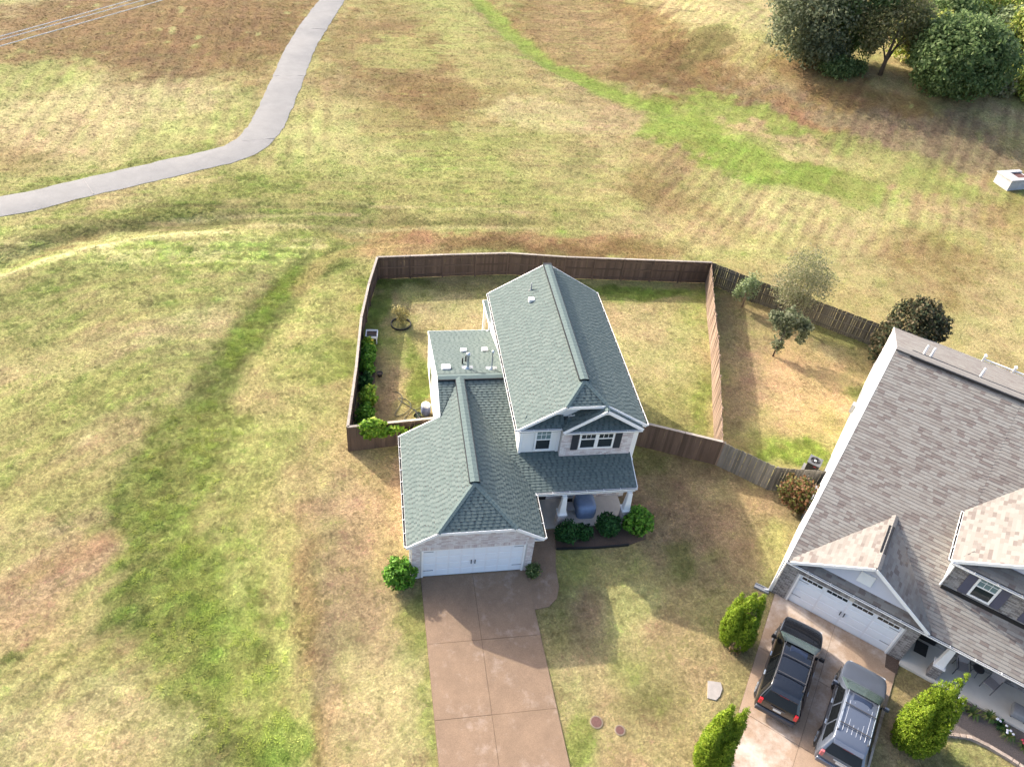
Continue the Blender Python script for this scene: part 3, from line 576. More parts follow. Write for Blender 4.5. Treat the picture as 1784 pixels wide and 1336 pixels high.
# driveways built slab by slab
JOINT = mat('joint_filler', (.07, .048, .035), .95, .2, 8)
def driveway(name, rows, xl, xr, mid, m, T=lambda x, y: Vector((x, y, 0)), z=.045, seed=1):
    y0, y1 = rows[0], rows[-1]
    base = MB().prism([T(xl(y0), y0), T(xl(y1), y1), T(xr(y1), y1), T(xr(y0), y0)], (0, 0, z-.02)).build(name, JOINT); base['kind'] = 'structure'
    g = .007
    for i in range(len(rows)-1):
        a, b = rows[i], rows[i+1]
        for s in (0, 1):
            L, Rr = (xl, mid) if s == 0 else (mid, xr)
            q = [T(L(a)+g, a-g), T(L(b)+g, b+g), T(Rr(b)-g, b+g), T(Rr(a)-g, a-g)]
            q = [Vector((p.x, p.y, z-.018)) for p in q]
            MB().prism(q, (0, 0, .02+.004*((i+s) % 2))).build('slab', m, base)
    return base
def agg(name, col, spot, pale, psc, lo=.54):
    """exposed-aggregate concrete with pale stains; on the tan mix they paint sunlight too"""
    m = mat(name, col, .9, .16, 1.1, .35, 70); n, l = m.node_tree.nodes, m.node_tree.links; b = n['Principled BSDF']
    src = b.inputs['Base Color'].links[0].from_socket; tc = n.new('ShaderNodeTexCoord')
    vo = n.new('ShaderNodeTexNoise'); vo.inputs['Scale'].default_value = 34; vo.inputs['Detail'].default_value = 3; l.new(tc.outputs['Object'], vo.inputs['Vector'])
    r1 = n.new('ShaderNodeMapRange'); r1.inputs['From Min'].default_value = .35; r1.inputs['From Max'].default_value = .68; r1.inputs['To Min'].default_value = 1-spot; r1.inputs['To Max'].default_value = 1+spot; l.new(vo.outputs['Fac'], r1.inputs['Value'])
    mx = n.new('ShaderNodeMix'); mx.data_type = 'RGBA'; mx.blend_type = 'MULTIPLY'; mx.inputs['Factor'].default_value = 1; l.new(src, mx.inputs['A']); l.new(r1.outputs[0], mx.inputs['B'])
    pz = n.new('ShaderNodeTexNoise'); pz.inputs['Scale'].default_value = psc; pz.inputs['Detail'].default_value = 7; pz.inputs['Roughness'].default_value = .75; l.new(tc.outputs['Object'], pz.inputs['Vector'])
    r2 = n.new('ShaderNodeMapRange'); r2.inputs['From Min'].default_value = lo; r2.inputs['From Max'].default_value = lo+.18; r2.inputs['To Max'].default_value = .62; l.new(pz.outputs['Fac'], r2.inputs['Value'])
    m2 = n.new('ShaderNodeMix'); m2.data_type = 'RGBA'; m2.inputs['B'].default_value = (*pale, 1); l.new(r2.outputs[0], m2.inputs['Factor']); l.new(mx.outputs['Result'], m2.inputs['A']); l.new(m2.outputs['Result'], b.inputs['Base Color'])
    return m
AGG1 = agg('brown_aggregate_concrete', (.208, .140, .090), .18, (.36, .285, .23), .8)
AGG2 = agg('tan_aggregate_concrete', (.31, .218, .148), .12, (.62, .54, .47), .36, .47)  # wider pale patches paint the sunlit part of this drive
driveway('driveway', [.02, -3.5, -6.95, -10.4, -13.9, -16], lambda y: -2.46-y*.021, lambda y: 2.64-y*.031, lambda y: .02-y*.008, AGG1)
driveway('neighbour_driveway', [.05, -3.3, -6.7, -10.2, -13.6], lambda y: -2.98-y*.10, lambda y: 3.05-y*.01, lambda y: .02-y*.05, AGG2, T=lambda x, y: NW(x, y))
tag(MB().prism([(x, y, .0) for x, y in WALK], (0, 0, .038)).build('walkway', AGG1), kind='structure')
tag(MB().prism([(x, y, .0) for x, y in BED1], (0, 0, .05)).build('mulch_bed', MULCH), kind='structure')
tag(MB().prism([(x, y, .0) for x, y in NBED], (0, 0, .05)).build('neighbour_mulch_bed', MULCH2), kind='structure')
tag(MB().prism([NW(2.45, .02), NW(2.55, -.75), NW(3.1, -.8), NW(3.1, .02)], (0, 0, .06)).build('corner_mulch', MULCH), kind='structure')

# ------------------------------------------------------------------ house with the green-grey roof
H1 = thing('house', 'two-storey cream house with green-grey shingle roof and white garage door', 'house')
XL, XR, ZE, S1, ZC, YRF, YB, XM, ZR, YW, XW, YWB = -3.13, 3.24, 2.63, .627, 3.5, 1.77, 6.9, .055, 4.63, 9.08, -1.10, 15.56
XCL, XCR, YF = XL+(ZC-ZE)/S1, XR-(ZC-ZE)/S1, -.12
S2 = .309
mainz = lambda y: ZR-S2*(YW-y)
TL, TR, Z2, TF, TB, S3, Z2C, Y2, X2, Z2R = 2.385, 8.92, 5.26, 4.40, 15.7, .63, 6.67, 5.56, 5.6525, 7.32
C2L, C2R = TL+(Z2C-Z2)/S3, TR-(Z2C-Z2)/S3
W2L, W2R, YFR = 2.64, 8.66, 4.75
YP, XPR = 2.64, 8.47
planes1 = [
 [(XL, YF, ZE), (XCL, YF, ZC), (XM, YRF, ZR), (XM, YB, ZR), (XL, YB, ZE)],
 [(XW, YB, ZE+S1*(XW-XL)), (XM, YB, ZR), (XM, YW, ZR)],
 [(XR, YF, ZE), (XR, YP, ZE), (XM, YW, ZR), (XM, YRF, ZR), (XCR, YF, ZC)],
 [(XCL, YF, ZC), (XCR, YF, ZC), (XM, YRF, ZR)],
 [(XW, YB, mainz(YB)), (XM, YW, ZR), (XW, YW, ZR)],
 [(XM, YW, ZR), (W2L+.05, 3.75, mainz(3.75)), (W2L+.05, YW, ZR)],
 [(W2L, 3.82, mainz(3.82)), (XR, YP, ZE), (XPR, YP, ZE), (XPR, YFR+.05, mainz(YFR+.05)), (W2L, YFR+.05, mainz(YFR+.05))],
 [(XW, YW, ZR), (W2L+.05, YW, ZR), (W2L+.05, YWB, ZE), (XW, YWB, ZE)],
 [(TL, TF, Z2), (C2L, TF, Z2C), (X2, Y2, Z2R), (X2, TB, Z2R), (TL, TB, Z2)],
 [(TR, TF, Z2), (TR, TB, Z2), (X2, TB, Z2R), (X2, Y2, Z2R), (C2R, TF, Z2C)],
 [(C2L, TF, Z2C), (C2R, TF, Z2C), (X2, Y2, Z2R)]]
rf = MB()
for p in planes1: rf.prism(p, (0, 0, -.10))
roof1 = rf.build('roof', DECK, H1)
for i, p in enumerate(planes1): shingles(p, SH1, roof1, 100+i, .155, .145, SH1D)
# front pents and the small front gable of the upper storey
PY0 = 4.12
sgx, sgz, sgl, sgr, sge = 6.62, 6.62, 4.62, 8.64, 5.30
sub = [[(TL+.15, TF, Z2+.02), (4.72, TF, Z2+.02), (4.72, 4.98, Z2+.37), (TL+.5, 4.98, Z2+.37)],
       [(sgl+.02, PY0, Z2), (sgr-.02, PY0, Z2), (sgr-.35, 4.78, Z2+.40), (sgl+.35, 4.78, Z2+.40)],
       [(sgl, PY0-.03, sge), (sgx, PY0-.03, sgz), (sgx, TF+.62, sgz), (sgl, TF+.62, sge)],
       [(sgr, PY0-.03, sge), (sgr, TF+.30, sge), (sgx, TF+.30, sgz), (sgx, PY0-.03, sgz)]]
pf = MB()
for p in sub: pf.prism(p, (0, 0, -.07))
pent = pf.build('front_gable_roof', DECK, H1)
for i, p in enumerate(sub): shingles(p, SH1, pent, 140+i, .155, .145, SH1D)
for a, b in (((XM, YRF, ZR), (XM, YW+.1, ZR)), ((XW+.02, YW, ZR), (W2L, YW, ZR)), ((X2, Y2, Z2R), (X2, TB, Z2R))):
    vent = MB().beam(Vector(a)+Vector((0, 0, -.0)), Vector(b)+Vector((0, 0, 0)), .50, .09).build('ridge_vent_shade', BLACK, roof1)  # black edge showing past the caps paints the gap's shadow
    ridge_cap(a, b, SHCAP1, roof1, .21, .05, .26, .10)
for a, b in (((XCL, YF, ZC), (XM, YRF, ZR)), ((XCR, YF, ZC), (XM, YRF, ZR)), ((C2L, TF, Z2C), (X2, Y2, Z2R)), ((C2R, TF, Z2C), (X2, Y2, Z2R))): ridge_cap(a, b, SHCAP1, roof1, .13, .05, .2, .045)
ridge_cap((sgx, PY0-.03, sgz), (sgx, TF+.4, sgz), SHCAP1, pent, .12, .07, .2, .04)
# walls
def wall(parent, poly, t, m, name='wall'): return MB().prism(poly, t).build(name, m, parent)
GX0, GX1, DW, DH = -2.9, 2.82, 2.44, 2.08
def rakez(x): return min(ZC, ZE+S1*(x-XL), ZE+S1*(XR-x))-.13
gw = MB()
gw.prism([(GX0, 0, 0), (-DW, 0, 0), (-DW, 0, rakez(-DW)), (GX0, 0, rakez(GX0))], (0, .2, 0)); gw.prism([(DW, 0, 0), (GX1, 0, 0), (GX1, 0, rakez(GX1)), (DW, 0, rakez(DW))], (0, .2, 0))
gw.prism([(-DW, 0, DH), (DW, 0, DH), (DW, 0, rakez(DW)), (XCR, 0, ZC-.13), (XCL, 0, ZC-.13), (-DW, 0, rakez(-DW))], (0, .2, 0))
w1 = gw.build('garage_front_wall', MORTAR, H1)
for i, q in enumerate(([(GX0, 0, 0), (-DW-.08, 0, 0), (-DW-.08, 0, rakez(-DW)), (GX0, 0, rakez(GX0))], [(DW+.08, 0, 0), (GX1, 0, 0), (GX1, 0, rakez(GX1)), (DW+.08, 0, rakez(DW))],
      [(-DW-.08, 0, DH+.06), (DW+.08, 0, DH+.06), (DW+.08, 0, rakez(DW)), (XCR, 0, ZC-.13), (XCL, 0, ZC-.13), (-DW-.08, 0, rakez(-DW))])): bricks(q, w1, BRICK, 160+i, (0, -1, 0))
so = MB()
for i in range(int(2*(DW+.08)/.082)): so.box(-DW-.08+i*.082+.005, -DW-.08+i*.082+.077, -.018, .0, DH+.065, DH+.27)
so.build('soldier_course', BRICK, w1)['kind'] = 'stuff'
sw = wall(H1, [(GX0, .02, 0), (GX0, YB-.2, 0), (GX0, YB-.2, ZE+.08), (GX0, .02, ZE+.08)], (.2, 0, 0), SIDING, 'garage_side_wall')
lap([(GX0, .1, 0), (GX0, YB-.2, 0), (GX0, YB-.2, ZE), (GX0, .1, ZE)], sw, SIDING, 170, (-1, 0, 0))
wall(H1, [(GX1, .02, 0), (GX1, 4.3, 0), (GX1, 4.3, ZE+.05), (GX1, .02, ZE+.05)], (-.2, 0, 0), MORTAR, 'garage_side_wall')
bw = wall(H1, [(GX0, YB-.2, 0), (XW+.15, YB-.2, 0), (XW+.15, YB-.2, 3.8), (GX0, YB-.2, ZE+.1)], (0, -.15, 0), SIDING, 'garage_rear_wall')
WX = -1.09
lw = wall(H1, [(WX, YB-.35, 0), (WX, YWB-.3, 0), (WX, YWB-.3, mainz(2*YW-(YWB-.3))-.1), (WX, YW, ZR-.1), (WX, YB-.35, mainz(YB-.35)-.1)], (.2, 0, 0), SIDING, 'wing_side_wall')
lap([(WX, YB-.35, 0), (WX, YWB-.3, 0), (WX, YWB-.3, mainz(2*YW-(YWB-.3))-.14), (WX, YW, ZR-.14), (WX, YB-.35, mainz(YB-.35)-.14)], lw, SIDING, 171, (-1, 0, 0))
for a, b in ((YB-.3, .06), (YWB-.32, .06)): MB().box(WX-.03, WX, a-.05, a+.05, 0, 2.55).build('corner_board', WHITE, lw)
wf = MB().box(WX-.035, WX-.004, 12.2, 13.3, .9, 2.2).build('window', WHITE, H1); MB().box(WX-.045, WX-.036, 12.27, 13.23, .97, 2.13).build('pane', GLASSD, wf)
wall(H1, [(WX, YWB-.3, 0), (W2L, YWB-.3, 0), (W2L, YWB-.3, 2.6), (WX, YWB-.3, 2.6)], (0, -.2, 0), SIDING, 'wing_rear_wall')
# upper storey box
for nm, x, sg in (('upper_side_wall', W2L, 1), ('upper_side_wall', W2R, -1)):
    q = [(x, 4.9, 0), (x, TB-.3, 0), (x, TB-.3, Z2+.1), (x, 4.9, Z2+.1)]
    w = wall(H1, q, (.2*sg, 0, 0), SIDING, nm); lap(q, w, SIDING, 175+sg, (-sg, 0, 0))
q = [(W2L, TB-.3, 0), (W2R, TB-.3, 0), (W2R, TB-.3, Z2+.05), (X2, TB-.3, Z2R-.12), (W2L, TB-.3, Z2+.05)]
wall(H1, q, (0, -.2, 0), SIDING, 'upper_rear_wall')
q = [(W2L, YFR, 2.6), (4.8, YFR, 2.6), (4.8, YFR, Z2), (W2L, YFR, Z2)]
w = wall(H1, q, (0, .2, 0), SIDING, 'upper_front_wall'); lap([(W2L, YFR, 3.2), (4.7, YFR, 3.2), (4.7, YFR, Z2), (W2L, YFR, Z2)], w, SIDING, 178, (0, -1, 0))
for x in (W2L+.06, 4.62): MB().box(x-.07, x+.07, YFR-.045, YFR-.02, 3.2, Z2-.02).build('corner_board', WHITE, w)
FB = 4.45
q = [(4.70, FB, 2.6), (W2R-.28, FB, 2.6), (W2R-.28, FB, Z2), (4.70, FB, Z2)]
w = wall(H1, q, (0, .35, 0), MORTAR, 'front_bay_wall'); bricks([(4.70, FB, 3.1), (W2R-.28, FB, 3.1), (W2R-.28, FB, Z2), (4.70, FB, Z2)], w, BRICK, 179, (0, -1, 0))
MB().box(W2R-.30, W2R-.0, FB+.05, 5.2, 2.6, Z2).build('bay_return', SIDING, w)
# gable siding of the clipped front gable
zsl = lambda x: min(Z2C, Z2+S3*(x-TL), Z2+S3*(TR-x))-.06
q = [(TL+.55, 4.98, Z2+.25), (TR-.5, 4.98, Z2+.25), (C2R, 4.98, Z2C-.06), (C2L, 4.98, Z2C-.06)]
w = wall(H1, q, (0, .15, 0), SIDING, 'gable_wall'); lap(q, w, SIDING, 180, (0, -1, 0))
q = [(sgl+.35, 4.78, Z2+.3), (sgr-.35, 4.78, Z2+.3), (sgx, 4.78, sgz-.10)]
w = wall(H1, q, (0, .15, 0), SIDING, 'gable_wall'); lap(q, w, SIDING, 181, (0, -1, 0))
# first-floor front wall behind the porch
PB = 4.26
w = wall(H1, [(GX1-.1, PB, 0), (W2R-.28, PB, 0), (W2R-.28, PB, 2.95), (GX1-.1, PB, 2.95)], (0, .3, 0), MORTAR, 'porch_wall'); bricks([(GX1, PB, .12), (W2R-.3, PB, .12), (W2R-.3, PB, 2.6), (GX1, PB, 2.6)], w, BRICK, 182, (0, -1, 0))
MB().box(W2R-.28, W2R-.02, PB+.02, 4.92, 0, 2.9).build('porch_wall_return', SIDING, H1)
dr = MB().box(3.35, 4.35, PB-.05, PB-.014, .14, 2.25).build('front_door', mat('dark_door', (.04, .03, .025), .5), H1); MB().box(4.18, 4.26, PB-.11, PB-.05, 1.0, 1.1).build('handle', METAL, dr)
wf = MB().box(5.6, 7.4, PB-.045, PB-.014, .95, 2.35).build('window', WHITE, H1)
for x in (5.68, 6.54): MB().box(x, x+.78, PB-.055, PB-.046, 1.02, 2.28).build('pane', GLASSD, wf)
# fascias, rakes
fs = lambda a, b, w=.035, h=.16, dz=-.07: MB().beam(Vector(a)+Vector((0, 0, dz)), Vector(b)+Vector((0, 0, dz)), w, h).build('fascia', WHITE, H1)
fs((XL, YF-.018, ZE), (XCL, YF-.018, ZC)); fs((XCL, YF-.018, ZC), (XCR, YF-.018, ZC)); fs((XCR, YF-.018, ZC), (XR, YF-.018, ZE))
fs((XL, YB+.018, ZE), (XW, YB+.018, ZE+S1*(XW-XL))); fs((XW-.018, YB, mainz(YB)), (XW-.018, YW, ZR)); fs((XW-.018, YW, ZR), (XW-.018, YWB, ZE))
fs((XW, YWB+.018, ZE), (W2L+.2, YWB+.018, ZE)); fs((TL, TF-.018, Z2), (C2L, TF-.018, Z2C)); fs((C2L, TF-.018, Z2C), (C2R, TF-.018, Z2C)); fs((C2R, TF-.018, Z2C), (TR, TF-.018, Z2))
fs((sgl, PY0-.05, sge), (sgx, PY0-.05, sgz)); fs((sgx, PY0-.05, sgz), (sgr, PY0-.05, sge)); fs((TL, TB+.018, Z2), (X2, TB+.018, Z2R)); fs((X2, TB+.018, Z2R), (TR, TB+.018, Z2))
fs((XPR+.018, YP, ZE), (XPR+.018, YFR, mainz(YFR)))
MB().box(GX0-.25, GX0+.02, -.1, .0, ZE-.22, ZE-.16).build('soffit', WHITE, H1); MB().box(GX1-.02, XR, -.1, 2.7, ZE-.2, ZE-.15).build('soffit', WHITE, H1)
MB().box(TL+.02, W2L, TF+.03, TB-.1, Z2-.17, Z2-.12).build('soffit', WHITE, H1); MB().box(W2R-.3, TR-.02, TF+.03, TB-.1, Z2-.17, Z2-.12).build('soffit', WHITE, H1)
MB().box(TL+.02, sgl+.1, TF+.03, YFR+.02, Z2-.168, Z2-.122).build('soffit', WHITE, H1); MB().box(sgl+.02, sgr-.02, PY0+.03, FB+.02, Z2-.166, Z2-.124).build('soffit', WHITE, H1)
gutter(H1, (XL, YF+.02, ZE-.02), (XL, YB, ZE-.02), (-1, 0, 0), .72); gutter(H1, (XR, YF+.02, ZE-.02), (XR, YP-.14, ZE-.02), (1, 0, 0), .7); gutter(H1, (XR+.02, YP, ZE-.02), (XPR, YP, ZE-.02), (0, -1, 0), .75)
gutter(H1, (TL, TF, Z2-.02), (TL, TB, Z2-.02), (-1, 0, 0), .9); gutter(H1, (TR, TF, Z2-.02), (TR, TB, Z2-.02), (1, 0, 0), .9)
gutter(H1, (TL+.1, TF, Z2-.01), (sgl-.02, TF, Z2-.01), (0, -1, 0), .7); gutter(H1, (sgl+.02, PY0, Z2-.02), (sgr-.02, PY0, Z2-.02), (0, -1, 0), .75)
MB().box(XR+.05, XPR-.02, YP+.03, YP+.2, ZE-.36, ZE-.09).build('porch_beam', WHITE, H1)
MB().tube([(GX0-.06, .12, ZE-.12), (GX0-.06, .12, .12), (GX0-.3, .05, .06)], .045, 6).build('downspout', WHITE, H1); MB().tube([(XPR-.1, YP-.06, ZE-.1), (XPR-.25, YP+.02, ZE-.45), (8.42, YP+.12, .2)], .04, 6).build('downspout', WHITE, H1)
MB().tube([(TL-.02, 4.55, Z2-.1), (W2L-.05, 4.7, Z2-.4), (W2L-.05, 4.7, 3.5)], .04, 6).build('downspout', WHITE, H1); MB().tube([(TL-.04, TB-.1, Z2-.1), (W2L-.06, TB-.25, Z2-.4), (W2L-.06, TB-.25, 2.75), (W2L-.25, TB-.3, 2.68)], .04, 6).build('downspout', WHITE, H1)
# garage door
gd = MB().box(-DW+.08, DW-.08, .06, .11, .03, DH).build('garage_door', WHITE2, H1)
DOORP = mat('door_panel_paint', (.77, .80, .82), .4, .03, 2)
for r in range(4):
    for c in range(8):
        w = (2*DW-.16)/8; x0 = -DW+.08+c*w; z0 = .05+r*(DH-.05)/4
        MB().box(x0+.045, x0+w-.045, .046, .062, z0+.055, z0+(DH-.05)/4-.045).build('panel', DOORP, gd, bevel=.008)
for x in (-.11, .07): MB().box(x, x+.035, .0, .046, .86, 1.12).build('handle', BLACK, gd)
for x0, x1 in ((-DW+.1, -DW+.55), (DW-.55, DW-.1)):
    for z in (.48, 1.93): MB().box(x0, x1, .03, .047, z, z+.035).build('strap_hinge', GREYM, gd)
for x in (-DW, DW-.08): MB().box(x, x+.08, -.02, .12, 0, DH+.04).build('door_trim', WHITE, H1)
MB().box(-DW+.08, DW-.08, -.015, .12, DH-.0, DH+.05).build('door_trim', WHITE, H1)
# upper windows
def window(parent, x0, x1, z0, z1, y, blind=False, grid=3, mull=0):
    f = MB()
    for a, b, c, d in ((x0, x0+.09, z0, z1), (x1-.09, x1, z0, z1), (x0+.09, x1-.09, z0, z0+.09), (x0+.09, x1-.09, z1-.09, z1)): f.box(a, b, y-.06, y-.005, c, d)
    fr = f.build('window_frame', WHITE, parent)
    zm = (z0+z1)/2; MB().box(x0+.09, x1-.09, y-.055, y-.02, zm-.03, zm+.03).build('sash_rail', WHITE, fr)
    MB().box(x0+.09, x1-.09, y-.03, y-.018, z0+.09, zm-.03).build('pane', GLASSD, fr); MB().box(x0+.09, x1-.09, y-.034, y-.022, zm+.03, z1-.09).build('pane', GLASSB if blind else GLASSD, fr)
    for k in range(1, grid): x = x0+.09+(x1-x0-.18)*k/grid; MB().box(x-.01, x+.01, y-.046, y-.035, zm+.03, z1-.09).build('muntin', WHITE, fr)
    MB().box(x0+.09, x1-.09, y-.047, y-.036, (zm+z1)/2-.045, (zm+z1)/2-.02).build('muntin', WHITE, fr)
    return fr
window(H1, 3.40, 4.28, 3.45, 4.98, YFR-.02, True)
window(H1, 5.60, 6.50, 3.72, 5.12, FB-.012); window(H1, 6.46+.04, 7.40, 3.722, 5.118, FB-.012)
for x0, x1 in ((5.22, 5.57), (7.44, 7.79)):
    s = MB().box(x0, x1, FB-.06, FB-.014, 3.68, 5.1).build('shutter', SHUT, H1)
    for k in range(12): MB().box(x0+.04, x1-.04, FB-.068, FB-.06, 3.75+k*.11, 3.81+k*.11).build('louvre', SHUT, s)
# roof vents and flues
def flue(x, y, z, h, r, parent):
    f = MB().lathe([(.22, -.1), (.2, .05), (r*1.25, .16), (r, .2), (r, h-.12), (r*1.55, h-.12), (r*1.6, h), (r*.6, h+.05)], (x, y, z), 12).build('flue_pipe', METAL, parent, True)
    MB().box(x-.3, x+.3, y-.22, y+.22, z-.02, z+.012).build('flashing', GREYM, f); return f
b1 = lambda y: ZR-S2*(y-YW)
flue(.61, 10.12, b1(10.12), 1.05, .075, roof1); flue(1.9, 9.96, b1(9.96), 1.25, .05, roof1)
def boxvent(x, y, z, a, parent, tilt=0.0):
    return MB().box(x-a, x+a, y-a*.8, y+a*.8, z-.06, z+.16).build('roof_vent', WHITE, parent, bevel=.03)
boxvent(-.55, 10.2, b1(10.2), .24, roof1); boxvent(.66, 12.45, b1(12.45), .17, roof1); boxvent(1.87, 12.46, b1(12.46), .17, roof1)
for x, y in ((.40, 10.75), (.62, 11.05)): MB().lathe([(.1, -.05), (.045, .03), (.04, .38), (.04, .40)], (x, y, b1(y)), 10).build('plumbing_stack', BLACK, roof1, True)
l2z = lambda x: Z2+S3*(x-TL)
boxvent(4.4, 13.18, l2z(4.4), .17, roof1); MB().lathe([(.16, -.08), (.05, .04), (.04, .42), (.04, .44)], (4.52, 14.12, l2z(4.52)), 10).build('plumbing_stack', GREYM, roof1, True)
# porch
MB().box(GX1+.0, 8.32, 2.38, PB, .0, .12).build('porch_slab', CONC, H1)
def column(parent, x, y, z0, ped, zt, a, m, bm_, seed):
    p = MB().box(x-a, x+a, y-a, y+a, z0, ped).build('pedestal', MORTAR, parent)
    for i, (q, o) in enumerate((([(x-a, y-a, z0), (x+a, y-a, z0), (x+a, y-a, ped), (x-a, y-a, ped)], (0, -1, 0)), ([(x-a, y+a, z0), (x-a, y-a, z0), (x-a, y-a, ped), (x-a, y+a, ped)], (-1, 0, 0)), ([(x+a, y-a, z0), (x+a, y+a, z0), (x+a, y+a, ped), (x+a, y-a, ped)], (1, 0, 0)))): bricks(q, p, bm_, seed+i, o)
    MB().box(x-a-.05, x+a+.05, y-a-.05, y+a+.05, ped, ped+.06).build('pedestal_cap', WHITE, p)
    c = MB().frustum(x, y, ped+.06, zt, a*.86, a*.55).build('column', WHITE, parent, bevel=.012)
    return p
column(H1, 4.80, 2.62, .10, 1.0, ZE-.36, .20, None, BRICK, 190); pd = column(H1, 8.18, 2.62, .10, 1.0, ZE-.36, .20, None, BRICK, 194)
def text(body, size, m, parent, loc, rot, ext=.004):
    c = bpy.data.curves.new('number', 'FONT'); c.body = body; c.size = size; c.extrude = ext; c.align_x = 'CENTER'
    t = bpy.data.objects.new('tmp', c); COL.objects.link(t); bpy.context.view_layer.update()
    me = bpy.data.meshes.new_from_object(t.evaluated_get(bpy.context.evaluated_depsgraph_get())); bpy.data.objects.remove(t); me.materials.clear(); me.materials.append(m)
    o = link('house_number', me, parent, loc); o.rotation_euler = rot; return o
text('44', .22, BLACK, pd, (8.2, 2.40, .62), (R(90), 0, 0))
# rear patio cover
pc = MB().prism([(2.62, 15.45, 2.98), (7.5, 15.45, 2.98), (7.5, 18.75, 2.55), (2.62, 18.75, 2.55)], (0, 0, -.08)).build('patio_roof', DECK, H1)
shingles([(2.62, 15.45, 2.98), (7.5, 15.45, 2.98), (7.5, 18.75, 2.55), (2.62, 18.75, 2.55)], SH1, pc, 200, .155, .145, SH1D)
fs((2.6, 15.45, 2.98), (2.6, 18.77, 2.55)); fs((2.62, 18.77, 2.55), (7.5, 18.77, 2.55))
for x, y, h in ((2.76, 18.62, 2.45), (2.76, 16.3, 2.75), (7.3, 18.62, 2.45)): MB().box(x-.08, x+.08, y-.08, y+.08, 0, h).build('patio_post', WHITE, H1)

# ------------------------------------------------------------------ neighbour house with the brown-grey roof
H2 = thing('house', 'large house with brown-grey shingle roof and wide gabled garage front', 'house', (NX, NY, 0), NA)
nyf, nze, ns, nyr, nxl, nxr = -.30, 2.94, .636, 9.79, -3.25, 12.5
nzr = nze+ns*(nyr-nyf); nyb, nzb = 23.1, 2.6; nsb = (nzr-nzb)/(nyb-nyr)
npl = lambda y: nze+ns*(y-nyf)
nwx = lambda y, z: -3.27-.007*y+.034*z
nex = lambda y, z: nwx(y, z)-.03
gxc, gyf, gzp, gw_, gze, gyb = .08, -.40, 5.16, 3.1, 3.06, 3.33
dxl, dyf, dze, dsl, dxc = 2.52, 1.20, 6.04, .66, 6.75
dzp = dze+dsl*(dxc-dxl); dyb = nyf+(dzp-nze)/ns; dye = nyf+(dze-nze)/ns
yv = 1.52
planes2 = [[(nex(nyf, nze), nyf, nze), (dxl+.3, nyf, nze), (dxl+.3, nyr, nzr), (nex(nyr, nzr), nyr, nzr)],
 [(dxl+.3, nyf, nze), (nxr, nyf, nze), (nxr, yv+.06, npl(yv+.06)), (dxl+.3, yv+.06, npl(yv+.06))],
 [(dxl+.3, dye-.1, npl(dye-.1)), (nxr, dye-.1, npl(dye-.1)), (nxr, nyr, nzr), (dxl+.3, nyr, nzr)],
 [(nex(nyr, nzr), nyr, nzr), (nxr, nyr, nzr), (nxr, nyb, nzb), (nex(nyb, nzb), nyb, nzb)],
 [(gxc-gw_, gyf, gze), (gxc, gyf, gzp), (gxc, gyb+.05, gzp), (gxc-gw_, nyf+(gze-nze)/ns, gze)],
 [(gxc+gw_, gyf, gze), (gxc+gw_, nyf+(gze-nze)/ns, gze), (gxc, gyb+.05, gzp), (gxc, gyf, gzp)],
 [(dxl, dyf, dze), (dxc, dyf, dzp), (dxc, dyb, dzp), (dxl, dye, dze)],
 [(2*dxc-dxl, dyf, dze), (2*dxc-dxl, dye, dze), (dxc, dyb, dzp), (dxc, dyf, dzp)]]
rf = MB()
for p in planes2: rf.prism(p, (0, 0, -.10))
roof2 = rf.build('roof', DECK, H2)
for i, p in enumerate(planes2): shingles(p, SH2, roof2, 300+i, .16, .30)
# pent strip in front of the dormer wall
dp_ = [(dxl+.1, dyf, dze+.03), (2*dxc-dxl-.1, dyf, dze+.03), (2*dxc-dxl-.6, 1.85, dze+.44), (dxl+.6, 1.85, dze+.44)]
pd2 = MB().prism(dp_, (0, 0, -.06)).build('front_gable_roof', DECK, H2); shingles(dp_, SH2, pd2, 320, .17, .36)
MB().beam((nxl+.9, nyr, nzr), (nxr, nyr, nzr), .56, .10).build('ridge_vent_shade', BLACK, roof2); ridge_cap((nex(nyr, nzr), nyr, nzr), (nxr, nyr, nzr), SHCAP2, roof2, .2, .05, .24, .10)  # black strip wider than its caps draws the shadow line below the ridge
ridge_cap((gxc, gyf, gzp), (gxc, gyb, gzp), SHCAP2, roof2, .15, .07, .2, .06); MB().beam((gxc, gyf+1.0, gzp), (gxc, gyb-.9, gzp), .26, .10).build('ridge_vent_shade', BLACK, roof2)
ridge_cap((dxc, dyf, dzp), (dxc, dyb, dzp), SHCAP2, roof2, .15, .07, .2, .05)
fs2 = lambda a, b, w=.035, h=.16, dz=-.07: MB().beam(Vector(a)+Vector((0, 0, dz)), Vector(b)+Vector((0, 0, dz)), w, h).build('fascia', WHITE, H2)
fs2((nex(nyf, nze)-.01, nyf, nze), (nex(nyr, nzr)-.01, nyr, nzr)); fs2((nex(nyr, nzr)-.01, nyr, nzr), (nex(nyb, nzb)-.01, nyb, nzb)); fs2((nxl, nyb+.018, nzb), (nxr, nyb+.018, nzb))
fs2((gxc-gw_, gyf-.018, gze), (gxc, gyf-.018, gzp)); fs2((gxc, gyf-.018, gzp), (gxc+gw_, gyf-.018, gze)); fs2((dxl, dyf-.018, dze), (dxc, dyf-.018, dzp)); fs2((dxc, dyf-.018, dzp), (2*dxc-dxl, dyf-.018, dze))
gutter(H2, (nxl+.02, nyf-.02, nze-.03), (nxr, nyf-.02, nze-.03), (0, -1, 0), 1.0); gutter(H2, (dxl, dyf, dze-.02), (dxl, dye-.1, dze-.02), (-1, 0, 0), .8); gutter(H2, (dxl+.02, dyf-.02, dze-.02), (2*dxc-dxl, dyf-.02, dze-.02), (0, -1, 0), .9)
nw_x = -3.16
